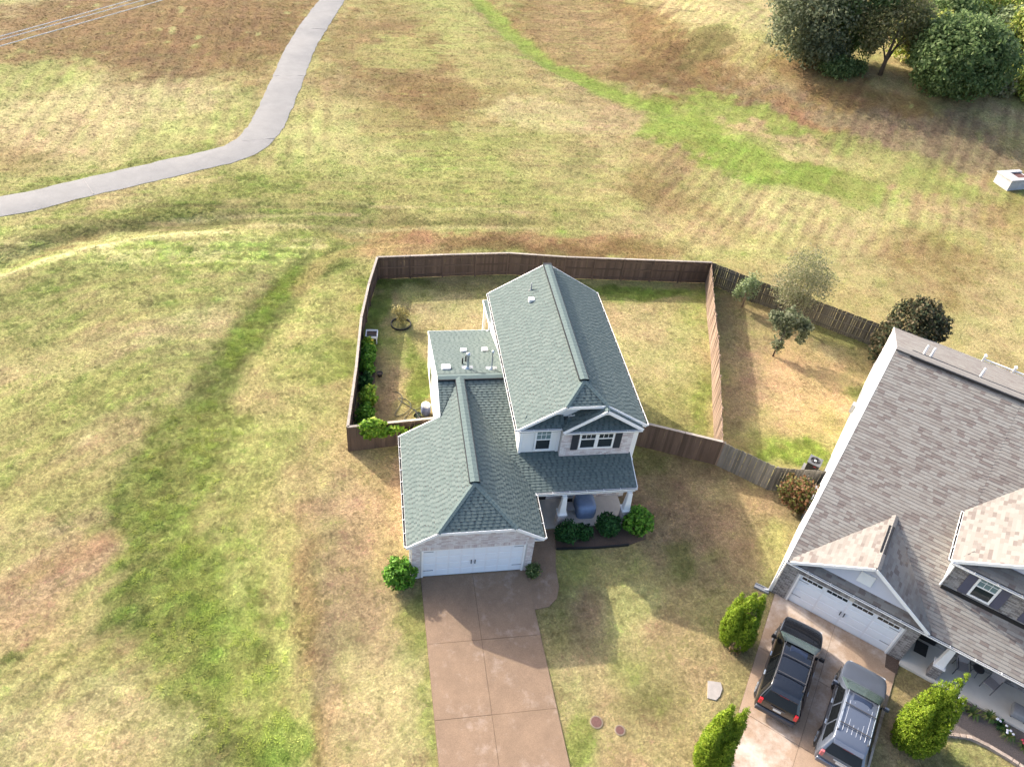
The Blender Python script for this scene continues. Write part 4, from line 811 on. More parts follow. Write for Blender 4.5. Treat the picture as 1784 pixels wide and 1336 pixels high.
q = [(nwx(y_, z_), y_, z_) for y_, z_ in ((.02, 0), (nyb-.3, 0), (nyb-.3, nzb), (nyr, nzr-.12), (.02, npl(.02)-.12))]
w = wall(H2, q, (.2, 0, 0), SIDING, 'side_wall'); lap(q, w, SIDING, 330, (-1, 0, 0), .15)
wall(H2, [(nw_x, nyb-.3, 0), (nxr, nyb-.3, 0), (nxr, nyb-.3, nzb), (nw_x, nyb-.3, nzb)], (0, -.2, 0), SIDING, 'rear_wall')
NDW, NDH = 2.44, 2.1
fw = MB(); fw.prism([(nw_x, 0, 0), (-NDW, 0, 0), (-NDW, 0, 2.9), (nw_x, 0, 2.9)], (0, .2, 0)); fw.prism([(NDW, 0, 0), (3.05, 0, 0), (3.05, 0, 2.9), (NDW, 0, 2.9)], (0, .2, 0)); fw.prism([(-NDW, 0, NDH), (NDW, 0, NDH), (NDW, 0, 2.9), (-NDW, 0, 2.9)], (0, .2, 0))
w = fw.build('garage_front_wall', MORTAR, H2)
for i, q in enumerate(([(nw_x, 0, 0), (-NDW-.08, 0, 0), (-NDW-.08, 0, 2.85), (nw_x, 0, 2.85)], [(NDW+.08, 0, 0), (3.05, 0, 0), (3.05, 0, 2.85), (NDW+.08, 0, 2.85)], [(-NDW-.08, 0, NDH+.06), (NDW+.08, 0, NDH+.06), (NDW+.08, 0, 2.85), (-NDW-.08, 0, 2.85)])): bricks(q, w, BRICK2, 340+i, (0, -1, 0))
so = MB()
for i in range(int(2*(NDW+.08)/.082)): so.box(-NDW-.08+i*.082+.006, -NDW-.08+i*.082+.076, -.018, 0, NDH+.065, NDH+.27)
so.build('soldier_course', BRICK2, w)['kind'] = 'stuff'
MB().box(-.12, .12, -.03, 0, NDH+.05, NDH+.3).build('keystone', CONC, w)
w = wall(H2, [(3.05, 0, 0), (3.05, 1.9, 0), (3.05, 1.9, 2.9), (3.05, 0, 2.9)], (-.2, 0, 0), MORTAR, 'garage_side_wall'); bricks([(3.05, 0, .1), (3.05, 1.75, .1), (3.05, 1.75, 2.85), (3.05, 0, 2.85)], w, BRICK2, 345, (1, 0, 0))
NPB = 1.75
w = wall(H2, [(2.9, NPB, 0), (nxr, NPB, 0), (nxr, NPB, 3.6), (2.9, NPB, 3.6)], (0, .2, 0), MORTAR, 'porch_wall'); bricks([(3.05, NPB, .15), (10, NPB, .15), (10, NPB, 2.7), (3.05, NPB, 2.7)], w, BRICK2, 346, (0, -1, 0))
nd = MB().box(3.3, 4.25, NPB-.05, NPB-.014, .16, 2.3).build('front_door', BLACK, H2); MB().box(3.36, 3.43, NPB-.1, NPB-.05, 1.05, 1.15).build('handle', METAL, nd)
MB().box(3.06, nxr, -.22, NPB, 0, .15).build('porch_slab', mat('cream_concrete', (.64, .59, .50), .85, .1, 1.3, .2, 40), H2)
# garage gable siding with white square vent
GWY = .06
q = [(gxc-gw_+.35, GWY, npl(GWY)-.02), (gxc+gw_-.35, GWY, npl(GWY)-.02), (gxc, GWY, gzp-.10)]
LAV = mat('pale_grey_siding', (.58, .58, .63), .55, .04, 1.5)
w = wall(H2, q, (0, .15, 0), LAV, 'gable_wall'); lap(q, w, LAV, 350, (0, -1, 0), .12)
v_ = MB().box(-.30, .34, GWY-.05, GWY-.02, 3.50, 4.20).build('gable_vent', WHITE, H2)
for k in range(8): MB().box(-.25, .29, GWY-.058, GWY-.05, 3.55+k*.08, 3.60+k*.08).build('slat', WHITE, v_)
MB().box(nw_x-.02, 3.08, nyf+.02, .0, 2.72, 2.78).build('soffit', WHITE, H2); MB().box(3.06, nxr, nyf+.02, .25, 2.70, 2.86).build('porch_beam', WHITE, H2)
# garage door with a row of dark dashes drawn for shadow slits
gd = MB().box(-NDW+.08, NDW-.08, .06, .11, .03, NDH).build('garage_door', WHITE2, H2)
for r in range(4):
    for c in range(4):
        w_ = (2*NDW-.16)/4; x0 = -NDW+.08+c*w_; z0 = .05+r*(NDH-.05)/4
        MB().box(x0+.05, x0+w_-.05, .046, .062, z0+.05, z0+(NDH-.05)/4-.04).build('panel', DOORP, gd, bevel=.008)
        if r == 3:
            for k in range(4): xx = x0+.1+k*(w_-.2)/4; MB().box(xx+.012, xx+(w_-.2)/4-.012, .030, .048, NDH-.22, NDH-.07).build('shadow_dash', GLASSD, gd)
for x in (-.11, .07): MB().box(x, x+.035, .0, .046, .86, 1.12).build('handle', BLACK, gd)
for x0, x1 in ((-NDW+.1, -NDW+.55), (NDW-.55, NDW-.1)):
    for z in (.6, 1.72): MB().box(x0, x1, .03, .047, z, z+.035).build('strap_hinge', GREYM, gd)
for x in (-NDW, NDW-.08): MB().box(x, x+.08, -.02, .12, 0, NDH+.04).build('door_trim', WHITE, H2)
MB().box(-NDW+.08, NDW-.08, -.015, .12, NDH, NDH+.05).build('door_trim', WHITE, H2)
# dormer block
dwx, dwy = 2.84, 1.52
q = [(dwx, dwy, npl(dwy)-.3), (2*dxc-dwx, dwy, npl(dwy)-.3), (2*dxc-dwx, dwy, dze), (dwx, dwy, dze)]
w = wall(H2, q, (0, .2, 0), MORTAR, 'dormer_wall'); bricks([(dwx, dwy, npl(dwy)-.05), (10.6, dwy, npl(dwy)-.05), (10.6, dwy, dze-.1), (dwx, dwy, dze-.1)], w, BRICK2, 360, (0, -1, 0))
MB().box(dwx+.02, 2*dxc-dwx, dwy-.09, dwy-.013, npl(dwy)-.08, npl(dwy)+.13).build('flashing', BLACK, w)
q = [(dwx, dwy, npl(dwy)-.1), (dwx, dye+.2, dze), (dwx, dwy, dze)]
w = wall(H2, q, (.2, 0, 0), SIDING, 'dormer_side_wall')
q = [(dxl+.6, 1.88, dze+.3), (2*dxc-dxl-.6, 1.88, dze+.3), (dxc, 1.88, dzp-.1)]
w = wall(H2, q, (0, .15, 0), LAV, 'gable_wall'); lap(q, w, LAV, 361, (0, -1, 0), .12)
MB().box(dxl+.02, dwx, dyf+.02, dye-.2, dze-.17, dze-.12).build('soffit', WHITE, H2); MB().box(dwx, 2*dxc-dxl, dyf+.02, dwy, dze-.16, dze-.11).build('soffit', WHITE, H2)
window(H2, 3.82, 4.74, 4.38, 5.84, dwy-.012, True); window(H2, 6.3, 7.2, 4.38, 5.84, dwy-.012, True)
for x0 in (3.44, 4.77, 5.90, 7.24): MB().box(x0, x0+.36, dwy-.06, dwy-.014, 4.34, 5.8).build('shutter', SHUT2, H2)
column(H2, 4.42, .12, .13, 1.0, 2.72, .21, None, BRICK2, 370); column(H2, 9.9, .12, .13, 1.0, 2.72, .21, None, BRICK2, 375)
MB().tube([(nxl+.05, -.12, 2.82), (nw_x-.14, -.07, 2.6), (nw_x-.14, -.07, .15), (nw_x-.32, -.1, .06)], .045, 6).build('downspout', WHITE, H2)
MB().tube([(dxl-.02, 1.35, dze-.1), (dwx-.06, 1.45, dze-.35), (dwx-.06, 1.42, npl(1.5)+.15)], .045, 6).build('downspout', WHITE, H2)
for x, y in ((-1.7, 11.9), (-1.35, 12.0), (1.05, 11.7)): MB().lathe([(.14, -.1), (.06, .03), (.05, .55), (.05, .57)], (x, y, nzr-nsb*(y-nyr)), 10).build('plumbing_stack', WHITE, roof2, True)
MB().box(nw_x-.42, nw_x-.20, 14.6, 15.0, 1.0, 1.6).build('meter_box', GREYM, H2); MB().box(nw_x-.32, nw_x-.12, 6.5, 6.8, .8, 1.5).build('meter_box', GREYM, H2); MB().tube([(nw_x-.26, 15.2, 0), (nw_x-.26, 15.2, 3.2)], .035, 6).build('conduit', GREYM, H2); MB().tube([(nw_x-.20, 5.6, 0), (nw_x-.20, 5.6, 1.9)], .035, 6).build('conduit', GREYM, H2); MB().tube([(nw_x-.22, 9.5, .3), (nw_x-.22, 9.5, 1.5)], .03, 6).build('conduit', GREYM, H2)
# rear deck railing behind the roof
dk = thing('deck_railing', 'white balustrade railing of the raised rear deck behind the brown-grey roof', 'railing', NW(2.2, 22.9), NA)
for x in (0, 1.8, 3.6, 5.4): MB().box(x-.06, x+.06, -.06, .06, 0, 3.15).build('post', WHITE, dk); 
for x in (0, 1.8, 3.6, 5.4): MB().frustum(x, 0, 3.15, 3.26, .1, .03).build('post_cap', WHITE, dk)
for k in range(3):
    MB().box(k*1.8+.06, k*1.8+1.74, -.04, .04, 2.85, 2.92).build('top_rail', WHITE, dk); MB().box(k*1.8+.06, k*1.8+1.74, -.03, .03, 2.1, 2.16).build('bottom_rail', WHITE, dk)
    for j in range(13): x = k*1.8+.15+j*.125; MB().box(x-.018, x+.018, -.018, .018, 2.16, 2.85).build('baluster', WHITE, dk)

# ------------------------------------------------------------------ fences, picket by picket
PICK = {}
def picket_mesh(m, w, h, t=.02):
    k = (m.name, w, h)
    if k not in PICK:
        me = bpy.data.meshes.new('picket'); b = MB().box(-w/2, w/2, -t/2, t/2, 0, h); me.from_pydata(b.v, [], b.f); me.materials.append(m); PICK[k] = me
    return PICK[k]
def fence(label, pts, m, side, cap=None, h=1.83, pw=.148, gap=-.005, rails=(.25, .95, 1.6), post_every=2.35, wob=.01, group=None, seed=1, postm=None):
    """side=+1: pickets on the left of travel, rails and posts on the right"""
    rnd = random.Random(seed); P = [Vector((*p[:2], 0)) for p in pts]
    t = thing('fence', label, 'fence', (P[0].x, P[0].y, 0), group=group); O = P[0]
    for i in range(len(P)-1):
        a, b = P[i]-O, P[i+1]-O; d = b-a; L = d.length; d.normalize(); s = Vector((-d.y, d.x, 0))*side
        n = max(1, round(L/post_every)); ang = math.atan2(d.y, d.x)
        for k in range(n+(1 if i == len(P)-2 else 0)):
            p = a+d*(L*k/n)-s*.05; MB().box(-.045, .045, -.045, .045, 0, h+.02).build('post', postm or m, t, loc=p, rz=ang)
        for k in range(n):
            p, q = a+d*(L*k/n+.05)-s*.028, a+d*(L*(k+1)/n-.05)-s*.028
            for z in rails: MB().beam(p+Vector((0, 0, z)), q+Vector((0, 0, z)), .036, .085).build('rail', postm or m, t)
            if cap:
                p, q = a+d*(L*k/n+.012), a+d*(L*(k+1)/n-.012); MB().beam(p-s*.02+Vector((0, 0, h+.035)), q-s*.02+Vector((0, 0, h+.035)), .15, .032).build('cap_board', cap, t)
        c = int(L/(pw+gap)); st = L/c
        for k in range(c):
            o = link('picket', picket_mesh(m, pw, h), t, a+d*(st*(k+.5))+s*(.002+rnd.uniform(0, wob))+Vector((0, 0, rnd.uniform(.0, .02) if not cap else .015))); o.rotation_euler = (rnd.uniform(-wob, wob), rnd.uniform(-wob*.6, wob*.6), ang+rnd.uniform(-wob, wob)*3)
    return t
FBL, FFL, FBR, FFR = (-3.98, 24.92), (-5.86, 8.46), (20.2, 24.08), (14.58, 6.15)
fence('brown picket fence behind the green-grey roofed house, backing onto the field', [FBL, (.6, 25.2), (5.3, 25.4), (9.4, 24.87), FBR], WOODB, 1, WCAP, seed=11)
fence('brown picket fence with pale cap rail beside the vegetable plants', [FFL, (-5.42, 13.26), (-5.1, 18.1), (-4.58, 21.8), FBL], WOODB, 1, WCAP, seed=12)
fence('brown picket fence coloured as sunlit, dividing the two back yards', [FBR, (18.95, 20.1), (17.65, 15.5), (16.4, 11.7), (15.5, 8.9), FFR], WOODLIT, -1, None, seed=13, wob=.02)
fence('short brown fence with leafy vine hanging over its top', [FFL, (-3.75, 8.66), (-1.1, 8.9)], WOODB, -1, WCAP, seed=14, post_every=1.9)
fence('short smooth brown fence joining the house to the weathered grey fence', [(8.7, 8.5), (10.7, 7.78), FFR], WOODB, -1, WCAP, seed=15, post_every=1.9)
NBH = [(20.35, 24.0), (22.95, 21.65), (26.05, 19.4), (29.9, 16.2), (33.5, 13.2)]
fence('dark weathered picket fence behind the small trees', NBH, WOODG, 1, None, seed=16, gap=.006, wob=.02, pw=.135)
fence('weathered grey picket fence beside the reddish shrub', [(14.66, 6.1), (17.0, 4.1), tuple(NW(-3.22, 7.9)[:2])], WOODS, -1, None, seed=17, wob=.015, gap=.012)

# ------------------------------------------------------------------ vegetation
def leaves(name, lobes, ncl, per, rc, leaf, m, parent, seed, shell=.55, out=.6, asp=.6, zmin=None, squash=1.0):
    """thousands of single leaf faces gathered in clumps over several lobes"""
    r = np.random.RandomState(seed); L = np.array(lobes, float)
    wts = (L[:, 3]*L[:, 4]+L[:, 4]*L[:, 5]+L[:, 3]*L[:, 5]); wts /= wts.sum()
    k = r.choice(len(L), ncl, p=wts); d = r.normal(size=(ncl, 3)); d /= np.linalg.norm(d, axis=1)[:, None]
    rad = shell+(1-shell)*r.rand(ncl)**.6
    cc = L[k, :3]+d*L[k, 3:6]*rad[:, None]
    c = np.repeat(cc, per, 0); dd = np.repeat(d, per, 0)
    q = r.normal(size=c.shape); q /= np.linalg.norm(q, axis=1)[:, None]; q *= (rc*r.rand(len(c), 1)**.5); q[:, 2] *= squash
    p = c+q
    if zmin is not None: p[:, 2] = np.maximum(p[:, 2], zmin+.02+.05*r.rand(len(p)))
    nrm = dd*out+r.normal(size=c.shape)*.7+np.array([0, 0, .35]); nrm /= np.linalg.norm(nrm, axis=1)[:, None]
    t = np.cross(nrm, r.normal(size=c.shape)); t /= np.linalg.norm(t, axis=1)[:, None]; b = np.cross(nrm, t)
    s = leaf*(.6+.8*r.rand(len(c), 1))
    V = np.stack([p-t*s*.5, p+b*s*asp*.5, p+t*s*.5, p-b*s*asp*.5], 1)
    return numesh(name, V, None, m, parent)
def trunk(parent, base_r, h, limbs, seed, m=None, name='trunk'):
    r = random.Random(seed); mb = MB()
    mb.tube([(0, 0, -.05), (r.uniform(-.04, .04)*h*.3, r.uniform(-.04, .04)*h*.3, h*.4), (r.uniform(-.06, .06)*h, r.uniform(-.06, .06)*h, h)], [base_r, base_r*.75, base_r*.35], 8)
    o = mb.build(name, m or BARK, parent, True)
    for (z0, dx, dy, z1, rr) in limbs: MB().tube([(0, 0, z0), (dx*.5, dy*.5, (z0+z1)/2+.1*(z1-z0)), (dx, dy, z1)], [rr, rr*.7, rr*.25], 6).build('limb', m or BARK, o, True)
    return o
def rlobes(seed, n, R_, H0, H1, rmin, rmax):
    r = random.Random(seed); out = []
    for i in range(n):
        a = r.uniform(0, 6.28); z = r.uniform(H0, H1); f = math.sin(math.pi*min(max((z-H0)/(H1-H0)*.8+.15, 0), 1)); d = R_*f*math.sqrt(r.random())
        s = r.uniform(rmin, rmax); out.append((d*math.cos(a), d*math.sin(a), z, s, s, s*.85))
    return out
LD = leafmat('dark_evergreen_leaf', (.165, .190, .105), (.205, .228, .135), (.265, .280, .180), (.115, .140, .075), transl=0.6)
LO = leafmat('olive_leaf', (.205, .210, .090), (.250, .250, .120), (.160, .172, .072), (.290, .265, .140), transl=0.6)
LM = leafmat('mid_green_leaf', (.140, .205, .075), (.180, .250, .095), (.240, .300, .130), (.100, .155, .055), transl=0.6)
LY = leafmat('yellow_green_leaf', (0.240, 0.300, 0.053), (0.330, 0.375, 0.075), (0.180, 0.255, 0.053), (0.405, 0.405, 0.105))
LB = leafmat('bright_shrub_leaf', (.075, .19, .018), (.11, .26, .025), (.16, .30, .045), (.045, .12, .014))
LV = leafmat('vine_leaf', (.14, .27, .02), (.21, .34, .035), (.10, .20, .02), (.28, .36, .05))
LA = leafmat('arborvitae_spray', (0.138, 0.213, 0.014), (0.184, 0.265, 0.018), (0.103, 0.167, 0.011), (0.241, 0.299, 0.029), transl=.3)
LW = leafmat('wispy_grey_leaf', (.21, .22, .11), (.26, .26, .145), (.16, .175, .08), (.30, .28, .18), transl=.4)
LP = leafmat('pale_sage_leaf', (.22, .27, .12), (.28, .32, .17), (.17, .22, .09))
LR = leafmat('reddish_shrub_leaf', (.085, .085, .025), (.15, .07, .03), (.12, .13, .035), (.20, .11, .06))
LG = leafmat('dark_shrub_leaf', (.020, .070, .018), (.030, .095, .025), (.045, .12, .03), (.016, .05, .016))
LGO = leafmat('golden_leaf', (.36, .30, .10), (.42, .36, .15), (.30, .27, .11))
LBR = leafmat('bronze_magnolia_leaf', (.050, .062, .030), (.070, .082, .040), (.085, .075, .038), (.110, .085, .045))
def tree(name, label, x, y, lobes, ncl, per, rc, leaf, m, seed, tr=(.2, 3), limbs=(), group=None, shell=.5, out=.6, asp=.6, bark=None, cat='tree', zmin=None, squash=1.0, crown='crown'):
    t = thing(name, label, cat, (x, y, gz1(x, y)), group=group)
    if tr: trunk(t, tr[0], tr[1], limbs, seed, bark)
    leaves(crown, lobes, ncl, per, rc, leaf, m, t, seed, shell, out, asp, zmin, squash); return t
# field-edge trees
p = GG(1402, 112); tree('evergreen_tree', 'dark evergreen tree with drooping skirt at the open end of the row', p.x+.2, p.y+.6, rlobes(1, 9, 4.2, 2.2, 9.0, 2.1, 2.9)+[(0, 0, 4.8, 4.8, 4.2, 4.0), (-2.8, -.6, 2.9, 3.0, 2.6, 2.3), (2.2, 0, 8.0, 3.2, 3.0, 2.9), (.6, -1.4, 2.2, 3.2, 2.2, 2.0), (2.6, -.8, 2.0, 2.2, 1.8, 1.6)], 1400, 14, .8, .36, LD, 1, (.28, 4), [(1.5, 1.8, .6, 4.5, .12), (2, -1.7, 1, 5, .12)], shell=.62)
p = GG(1475, 118); tree('broadleaf_tree', 'mid green tree squeezed between the dark evergreen and the leaning-trunk tree', p.x+1.0, p.y+2.0, rlobes(2, 9, 3.4, 3.2, 9.4, 1.7, 2.5)+[(0, 0, 6.4, 3.7, 3.4, 3.2), (0, -.6, 2.6, 2.6, 2.0, 2.0)], 860, 13, .75, .36, LM, 2, (.22, 4.5), [(2, 1.6, .6, 5.5, .1), (2.4, -1.5, .8, 6, .1)], shell=.5)
p = GG(1462, 132); tree('shrub', 'low green bush at the foot of the tree row', p.x, p.y, [(0, 0, .9, 2.2, 1.4, 1.1), (1.8, .2, .8, 1.6, 1.2, .9), (-1.4, .4, .9, 1.3, 1.1, 1.0)], 240, 12, .5, .3, LM, 3, None, cat='bush', zmin=0)
p = GG(1533, 131); tree('broadleaf_tree', 'olive tree with bare leaning trunk showing below a wide crown', p.x, p.y, [(.8, 1.2, 5.6, 3.6, 3.0, 2.3), (-2.0, .8, 5.0, 2.4, 2.2, 1.8), (3.0, .6, 5.0, 2.3, 2.2, 2.0), (1.2, .8, 7.4, 2.4, 2.2, 1.6), (3.4, .4, 3.6, 1.7, 1.6, 1.3), (-2.2, .5, 3.4, 1.4, 1.3, 1.0)], 620, 12, .8, .33, LO, 4, (.26, 5), [(1.2, 1.9, .8, 4.6, .15), (1.5, -1.6, .6, 4.2, .12), (2.2, 3, .5, 4.8, .1)], shell=.4)
p = GG(1668, 178); tree('round_tree', 'big round dense green tree with leaves down to the ground', p.x-.2, p.y+2.6, [(0, 0, 3.9, 5.3, 4.8, 3.7), (-2.6, -1.4, 3.2, 3.2, 3.0, 3.0), (2.8, -1.2, 3.4, 3.2, 3.0, 3.0), (0, -2.4, 2.6, 3.6, 2.4, 2.6), (.4, .3, 5.4, 3.4, 3.2, 2.0), (-1.6, .6, 5.2, 2.6, 2.5, 1.8), (2.2, .4, 5.0, 2.6, 2.6, 1.8)], 1500, 14, .7, .40, LM, 5, (.32, 5), [(1.5, 2, .5, 5, .14)], shell=.78, zmin=0)
YG = [(1618, 66, 3.0, 5.0, LY, 'yellow-green small tree glimpsed between the leaning-trunk tree and the round tree'), (1665, 30, 3.6, 6.5, LY, 'yellow-green tree right behind the round tree'), (1580, 72, 3.6, 5.5, LY, 'yellow-green loose tree behind the leaning-trunk tree'), (1640, 40, 4.2, 6.5, LM, 'mid green thicket tree behind the big round tree'), (1705, 30, 4.6, 7.2, LY, 'tall yellow-green tree touching the top of the thicket'), (1790, 70, 5.2, 6.5, LY, 'wide yellow-green tree at the outer side of the thicket'), (1745, 55, 3.6, 4.6, LP, 'pale feathery thicket tree between two yellow-green ones'), (1800, 130, 4.0, 4.0, LY, 'low yellow-green tree beside the round tree'), (1690, -20, 4.5, 7.5, LD, 'dark green tree standing deepest in the thicket'), (1590, 10, 4.0, 6.5, LY, 'yellow-green tree at the back behind the mid green crowns'), (1760, -20, 5.0, 7.5, LM, 'mid green tree at the back of the thicket'), (1850, 20, 6, 7.5, LY, 'yellow-green tree at the far corner of the thicket')]
for i, (px, py, rr, hh, lm, lab) in enumerate(YG):
    p = GG(px, py+38); tree('thicket_tree', lab, p.x, p.y, rlobes(30+i, 8, rr*.75, hh*.3, hh*.85, rr*.35, rr*.5)+[(0, 0, hh*.5, rr*.75, rr*.7, hh*.42)], 460, 12, .9, .42, lm, 40+i, (.18, hh*.5), [(hh*.2, rr*.4, .3, hh*.55, .08)], group='thicket trees at the edge of the field', shell=.5, zmin=0)
for i, (px, py, sc) in enumerate(((1740, 165, 1.0), (1770, 158, 1.1), (1795, 170, 1.0))):
    p = GG(px, py); tree('shrub', ('greyish brush clump under the round tree', 'greyish brush clump beside the dirt track', 'olive brush clump where the dirt track leaves')[i], p.x, p.y, [(0, 0, .8, 1.8*sc, 1.4, 1.0), (1.2, .3, .6, 1.2, 1.1, .8)], 140, 10, .5, .3, (LW, LW, LO)[i], 60+i, None, cat='bush', zmin=0)
# small trees of the neighbour yard
tree('sapling', 'slim pale sapling standing in front of the dark weathered fence', 21.95, 21.0, [(0, 0, 1.7, .75, .65, .8), (.3, .1, 2.3, .5, .5, .5), (-.5, 0, 1.9, .45, .45, .7), (-.7, .1, 1.2, .3, .3, .5)], 170, 9, .26, .15, LP, 71, (.07, 1.6), [(.4, .35, 0, 1.5, .03), (.3, -.5, 0, 1.5, .03), (.3, .1, .3, 1.6, .03)], shell=.2, bark=mat('pale_bark', (.22, .15, .10), .9, .2))
tree('small_tree', 'small tree with dark glossy leaves climbing its leaning trunk in the dry yard', 22.07, 15.5, [(.1, .1, .9, .30, .30, .5), (.3, .4, 1.9, .55, .5, .6), (.6, .6, 2.8, .85, .75, .6), (1.5, .3, 2.3, .6, .55, .55), (1.6, .1, 1.5, .32, .32, .5), (-.3, .7, 2.7, .55, .5, .45)], 250, 12, .26, .22, LD, 72, (.06, 2.2), [(.6, .6, .5, 2.1, .03), (.9, 1.2, .3, 1.8, .03)], shell=.3)
tree('willow_tree', 'tall wispy grey-green tree overhanging the dark weathered fence', 24.75, 19.0, [(0, .2, 3.7, 1.9, 1.6, 1.4), (-1.1, .2, 3.2, 1.2, 1.1, 1.2), (1.2, .3, 3.2, 1.3, 1.1, 1.2), (.1, .4, 4.9, 1.5, 1.3, .9), (-.2, 0, 2.1, 1.4, 1.1, .8)], 900, 10, .5, .17, LW, 73, (.11, 3.0), [(.8, .8, .2, 3.2, .05), (.7, -.8, .2, 3.3, .05), (1, .1, .7, 3.6, .05), (1.1, .3, -.5, 3.0, .04)], shell=.2, asp=.3, out=.2)
tree('magnolia_tree', 'dark bronze-leaved magnolia behind the ridge of the brown-grey roof', 31.3, 15.2, [(0, 0, 2.4, 1.9, 1.8, 1.7), (-1.5, -.5, 1.9, 1.3, 1.2, 1.3), (1.3, .3, 2.4, 1.4, 1.3, 1.4), (.3, .3, 3.5, 1.1, 1.0, .9), (-2.2, -.9, 1.2, .9, .9, .9)], 600, 12, .36, .24, LBR, 74, (.2, 3.2), [(1, 1, .3, 3, .07)], shell=.6)
tree('shrub', 'reddish tipped shrub against the white side wall by the grey fence', 18.0, 2.75, [(0, 0, 1.1, .85, .8, 1.0), (.4, -.35, .9, .7, .7, .9), (-.4, .35, 1.2, .7, .6, .8)], 260, 12, .26, .17, LR, 75, (.05, .9), cat='shrub', shell=.5, zmin=0)
# arborvitae
def arbor(label, x, y, h, w, seed, spires, brown=False):
    r = random.Random(seed); lob = []
    for (dx, dy, hf, wf) in spires:
        hh = h*hf
        for k in range(9):
            t = (k+.5)/9; rr = w*wf*.56*(math.sin(math.pi*min(1, .28+.5*t)) if t < .40 else (1-((t-.40)/.64)**1.35))
            lob.append((dx*(.55+.75*t)+r.uniform(-.03, .03), dy*(.55+.75*t)+r.uniform(-.03, .03), .10+hh*t, rr, rr, hh/9*.95))
    t = thing('arborvitae', label, 'conifer', (x, y, 0)); trunk(t, .08, h*.4, [], seed)
    leaves('foliage', lob, 8200, 9, .08, .075, LA, t, seed, .84, 1.3, .5, 0, 1.5)
    if brown: leaves('dead_foliage', [(-.15, -.5, .5, .45, .35, .5), (.1, -.1, h*.72, .25, .25, .35)], 90, 9, .13, .12, leafmat('dead_spray', (.24, .17, .09), (.30, .20, .10), (.17, .12, .06)), t, seed+1, .3, .7, .45, 0)
    return t
arbor('bushy arborvitae with browning patches between the two driveways', 11.66, -4.6, 3.35, 1.66, 81, [(.05, .1, 1.0, .72), (-.42, -.05, .84, .60), (.42, .12, .95, .55), (.05, -.42, .72, .62), (-.2, .38, .85, .5)], True)
arbor('arborvitae with split twin tip beside the pale stepping slab', 8.6, -9.75, 4.2, 1.5, 82, [(-.1, .12, 1.0, .66), (.40, .05, .95, .55), (-.38, -.15, .74, .60), (.08, -.42, .62, .62)])
arbor('tall bright arborvitae with several spires next to the grey car', 17.6, -9.9, 4.5, 1.85, 83, [(-.25, .25, .97, .62), (.30, -.22, .88, .60), (.50, .35, 1.0, .46), (-.52, -.12, .76, .58), (.05, -.55, .62, .6), (.08, .05, .92, .6)])
# foundation shrubs
def shrub(label, x, y, r_, m, seed, leaf=.16, ncl=300, hz=.9, z0=.03):
    t = thing('shrub', label, 'shrub', (x, y, z0)); trunk(t, .04, r_*.7, [(.1, r_*.3, 0, r_*.8, .02), (.1, -r_*.3, .1, r_*.8, .02)], seed, name='stem')
    rr = random.Random(seed); lob = [(0, 0, r_*hz, r_, r_, r_*hz)]+[(rr.uniform(-.5, .5)*r_, rr.uniform(-.5, .5)*r_, r_*hz*rr.uniform(.8, 1.35), r_*.5, r_*.5, r_*.5) for _ in range(5)]
    leaves('foliage', lob, ncl, 9, .15, leaf, m, t, seed, .78, .8, .6, 0); return t
shrub('round bright green shrub at the outer garage corner', -3.42, -.15, .74, LB, 91, .17)
shrub('large bright green shrub at the end of the porch bed', 8.75, 1.95, .78, LB, 92, .17)
shrub('dark green shrub in front of the porch beside the bright one', 7.2, 2.0, .62, LG, 93, .15, 260)
shrub('low dark green shrub in the middle of the porch bed', 5.85, 1.78, .42, LG, 94, .13, 150)
shrub('dark green shrub at the walkway end of the porch bed', 4.98, 1.72, .60, LG, 95, .13, 240)
shrub('small yellow-green weed clump where the garage meets the walkway', 2.92, -.25, .33, LM, 96, .12, 110)
# garden edging
mb = MB(); e = [(4.36, 1.10), (5.4, 1.04), (6.4, 1.0), (7.4, 1.02), (8.1, 1.04)]
for a, b in zip(e, e[1:]): mb.beam((a[0], a[1], .07), (b[0]+.01, b[1], .07), .07, .13)
tag(mb.build('garden_edging', BLACK), 'black plastic edging strip along the porch mulch bed', 'edging')
# vegetable plants along the fence
VG = [(-4.78, 17.0, .42, .8, LV, 'leafy vegetable plant with yellow blossoms beside the raised planter'), (-4.75, 16.0, .48, 1.0, LB, 'bushy green vegetable plant in the fence-side row'), (-4.80, 15.0, .45, .9, LB, 'dark leafy vegetable plant halfway along the fence-side row'), (-4.95, 13.6, .40, .8, LG, 'dark low vegetable plant against the cap-railed fence'), (-4.78, 12.1, .5, 1.1, LV, 'tall light green vegetable plant nearest the vine-covered fence'), (-4.95, 10.9, .48, .8, LB, 'spreading green vegetable plant by the fence corner'), (-5.15, 9.8, .4, .6, LG, 'dark low plant in the corner of the yard')]
for i, (x, y, rr, hh, lm, lab) in enumerate(VG):
    t = thing('vegetable_plant', lab, 'plant', (x, y, 0)); trunk(t, .03, hh*.7, [], 100+i, name='stem')
    leaves('foliage', [(0, 0, hh*.5, rr, rr*1.25, hh*.5), (.1, .3, hh*.75, rr*.6, rr*.6, hh*.35), (.15, -.3, hh*.6, rr*.6, rr*.6, hh*.3)], 130, 8, .16, .19, lm, t, 100+i, .4, .5, .75, 0)
    if i == 0:
        for k, (dx, dy) in enumerate(((.25, -.3), (.32, .1), (-.1, -.45))): MB().lathe([(.02, 0), (.09, .05), (.07, .07)], (dx, dy, hh*.95), 7).build('blossom', mat('yellow_blossom', (.75, .55, .03), .6), t)
tag(MB().prism([(-5.55, 9.2, 0), (-4.55, 9.2, 0), (-4.35, 13.0, 0), (-4.3, 17.6, 0), (-5.0, 17.6, 0), (-5.35, 13, 0)], (0, 0, .03)).build('garden_soil', MULCH), kind='structure')
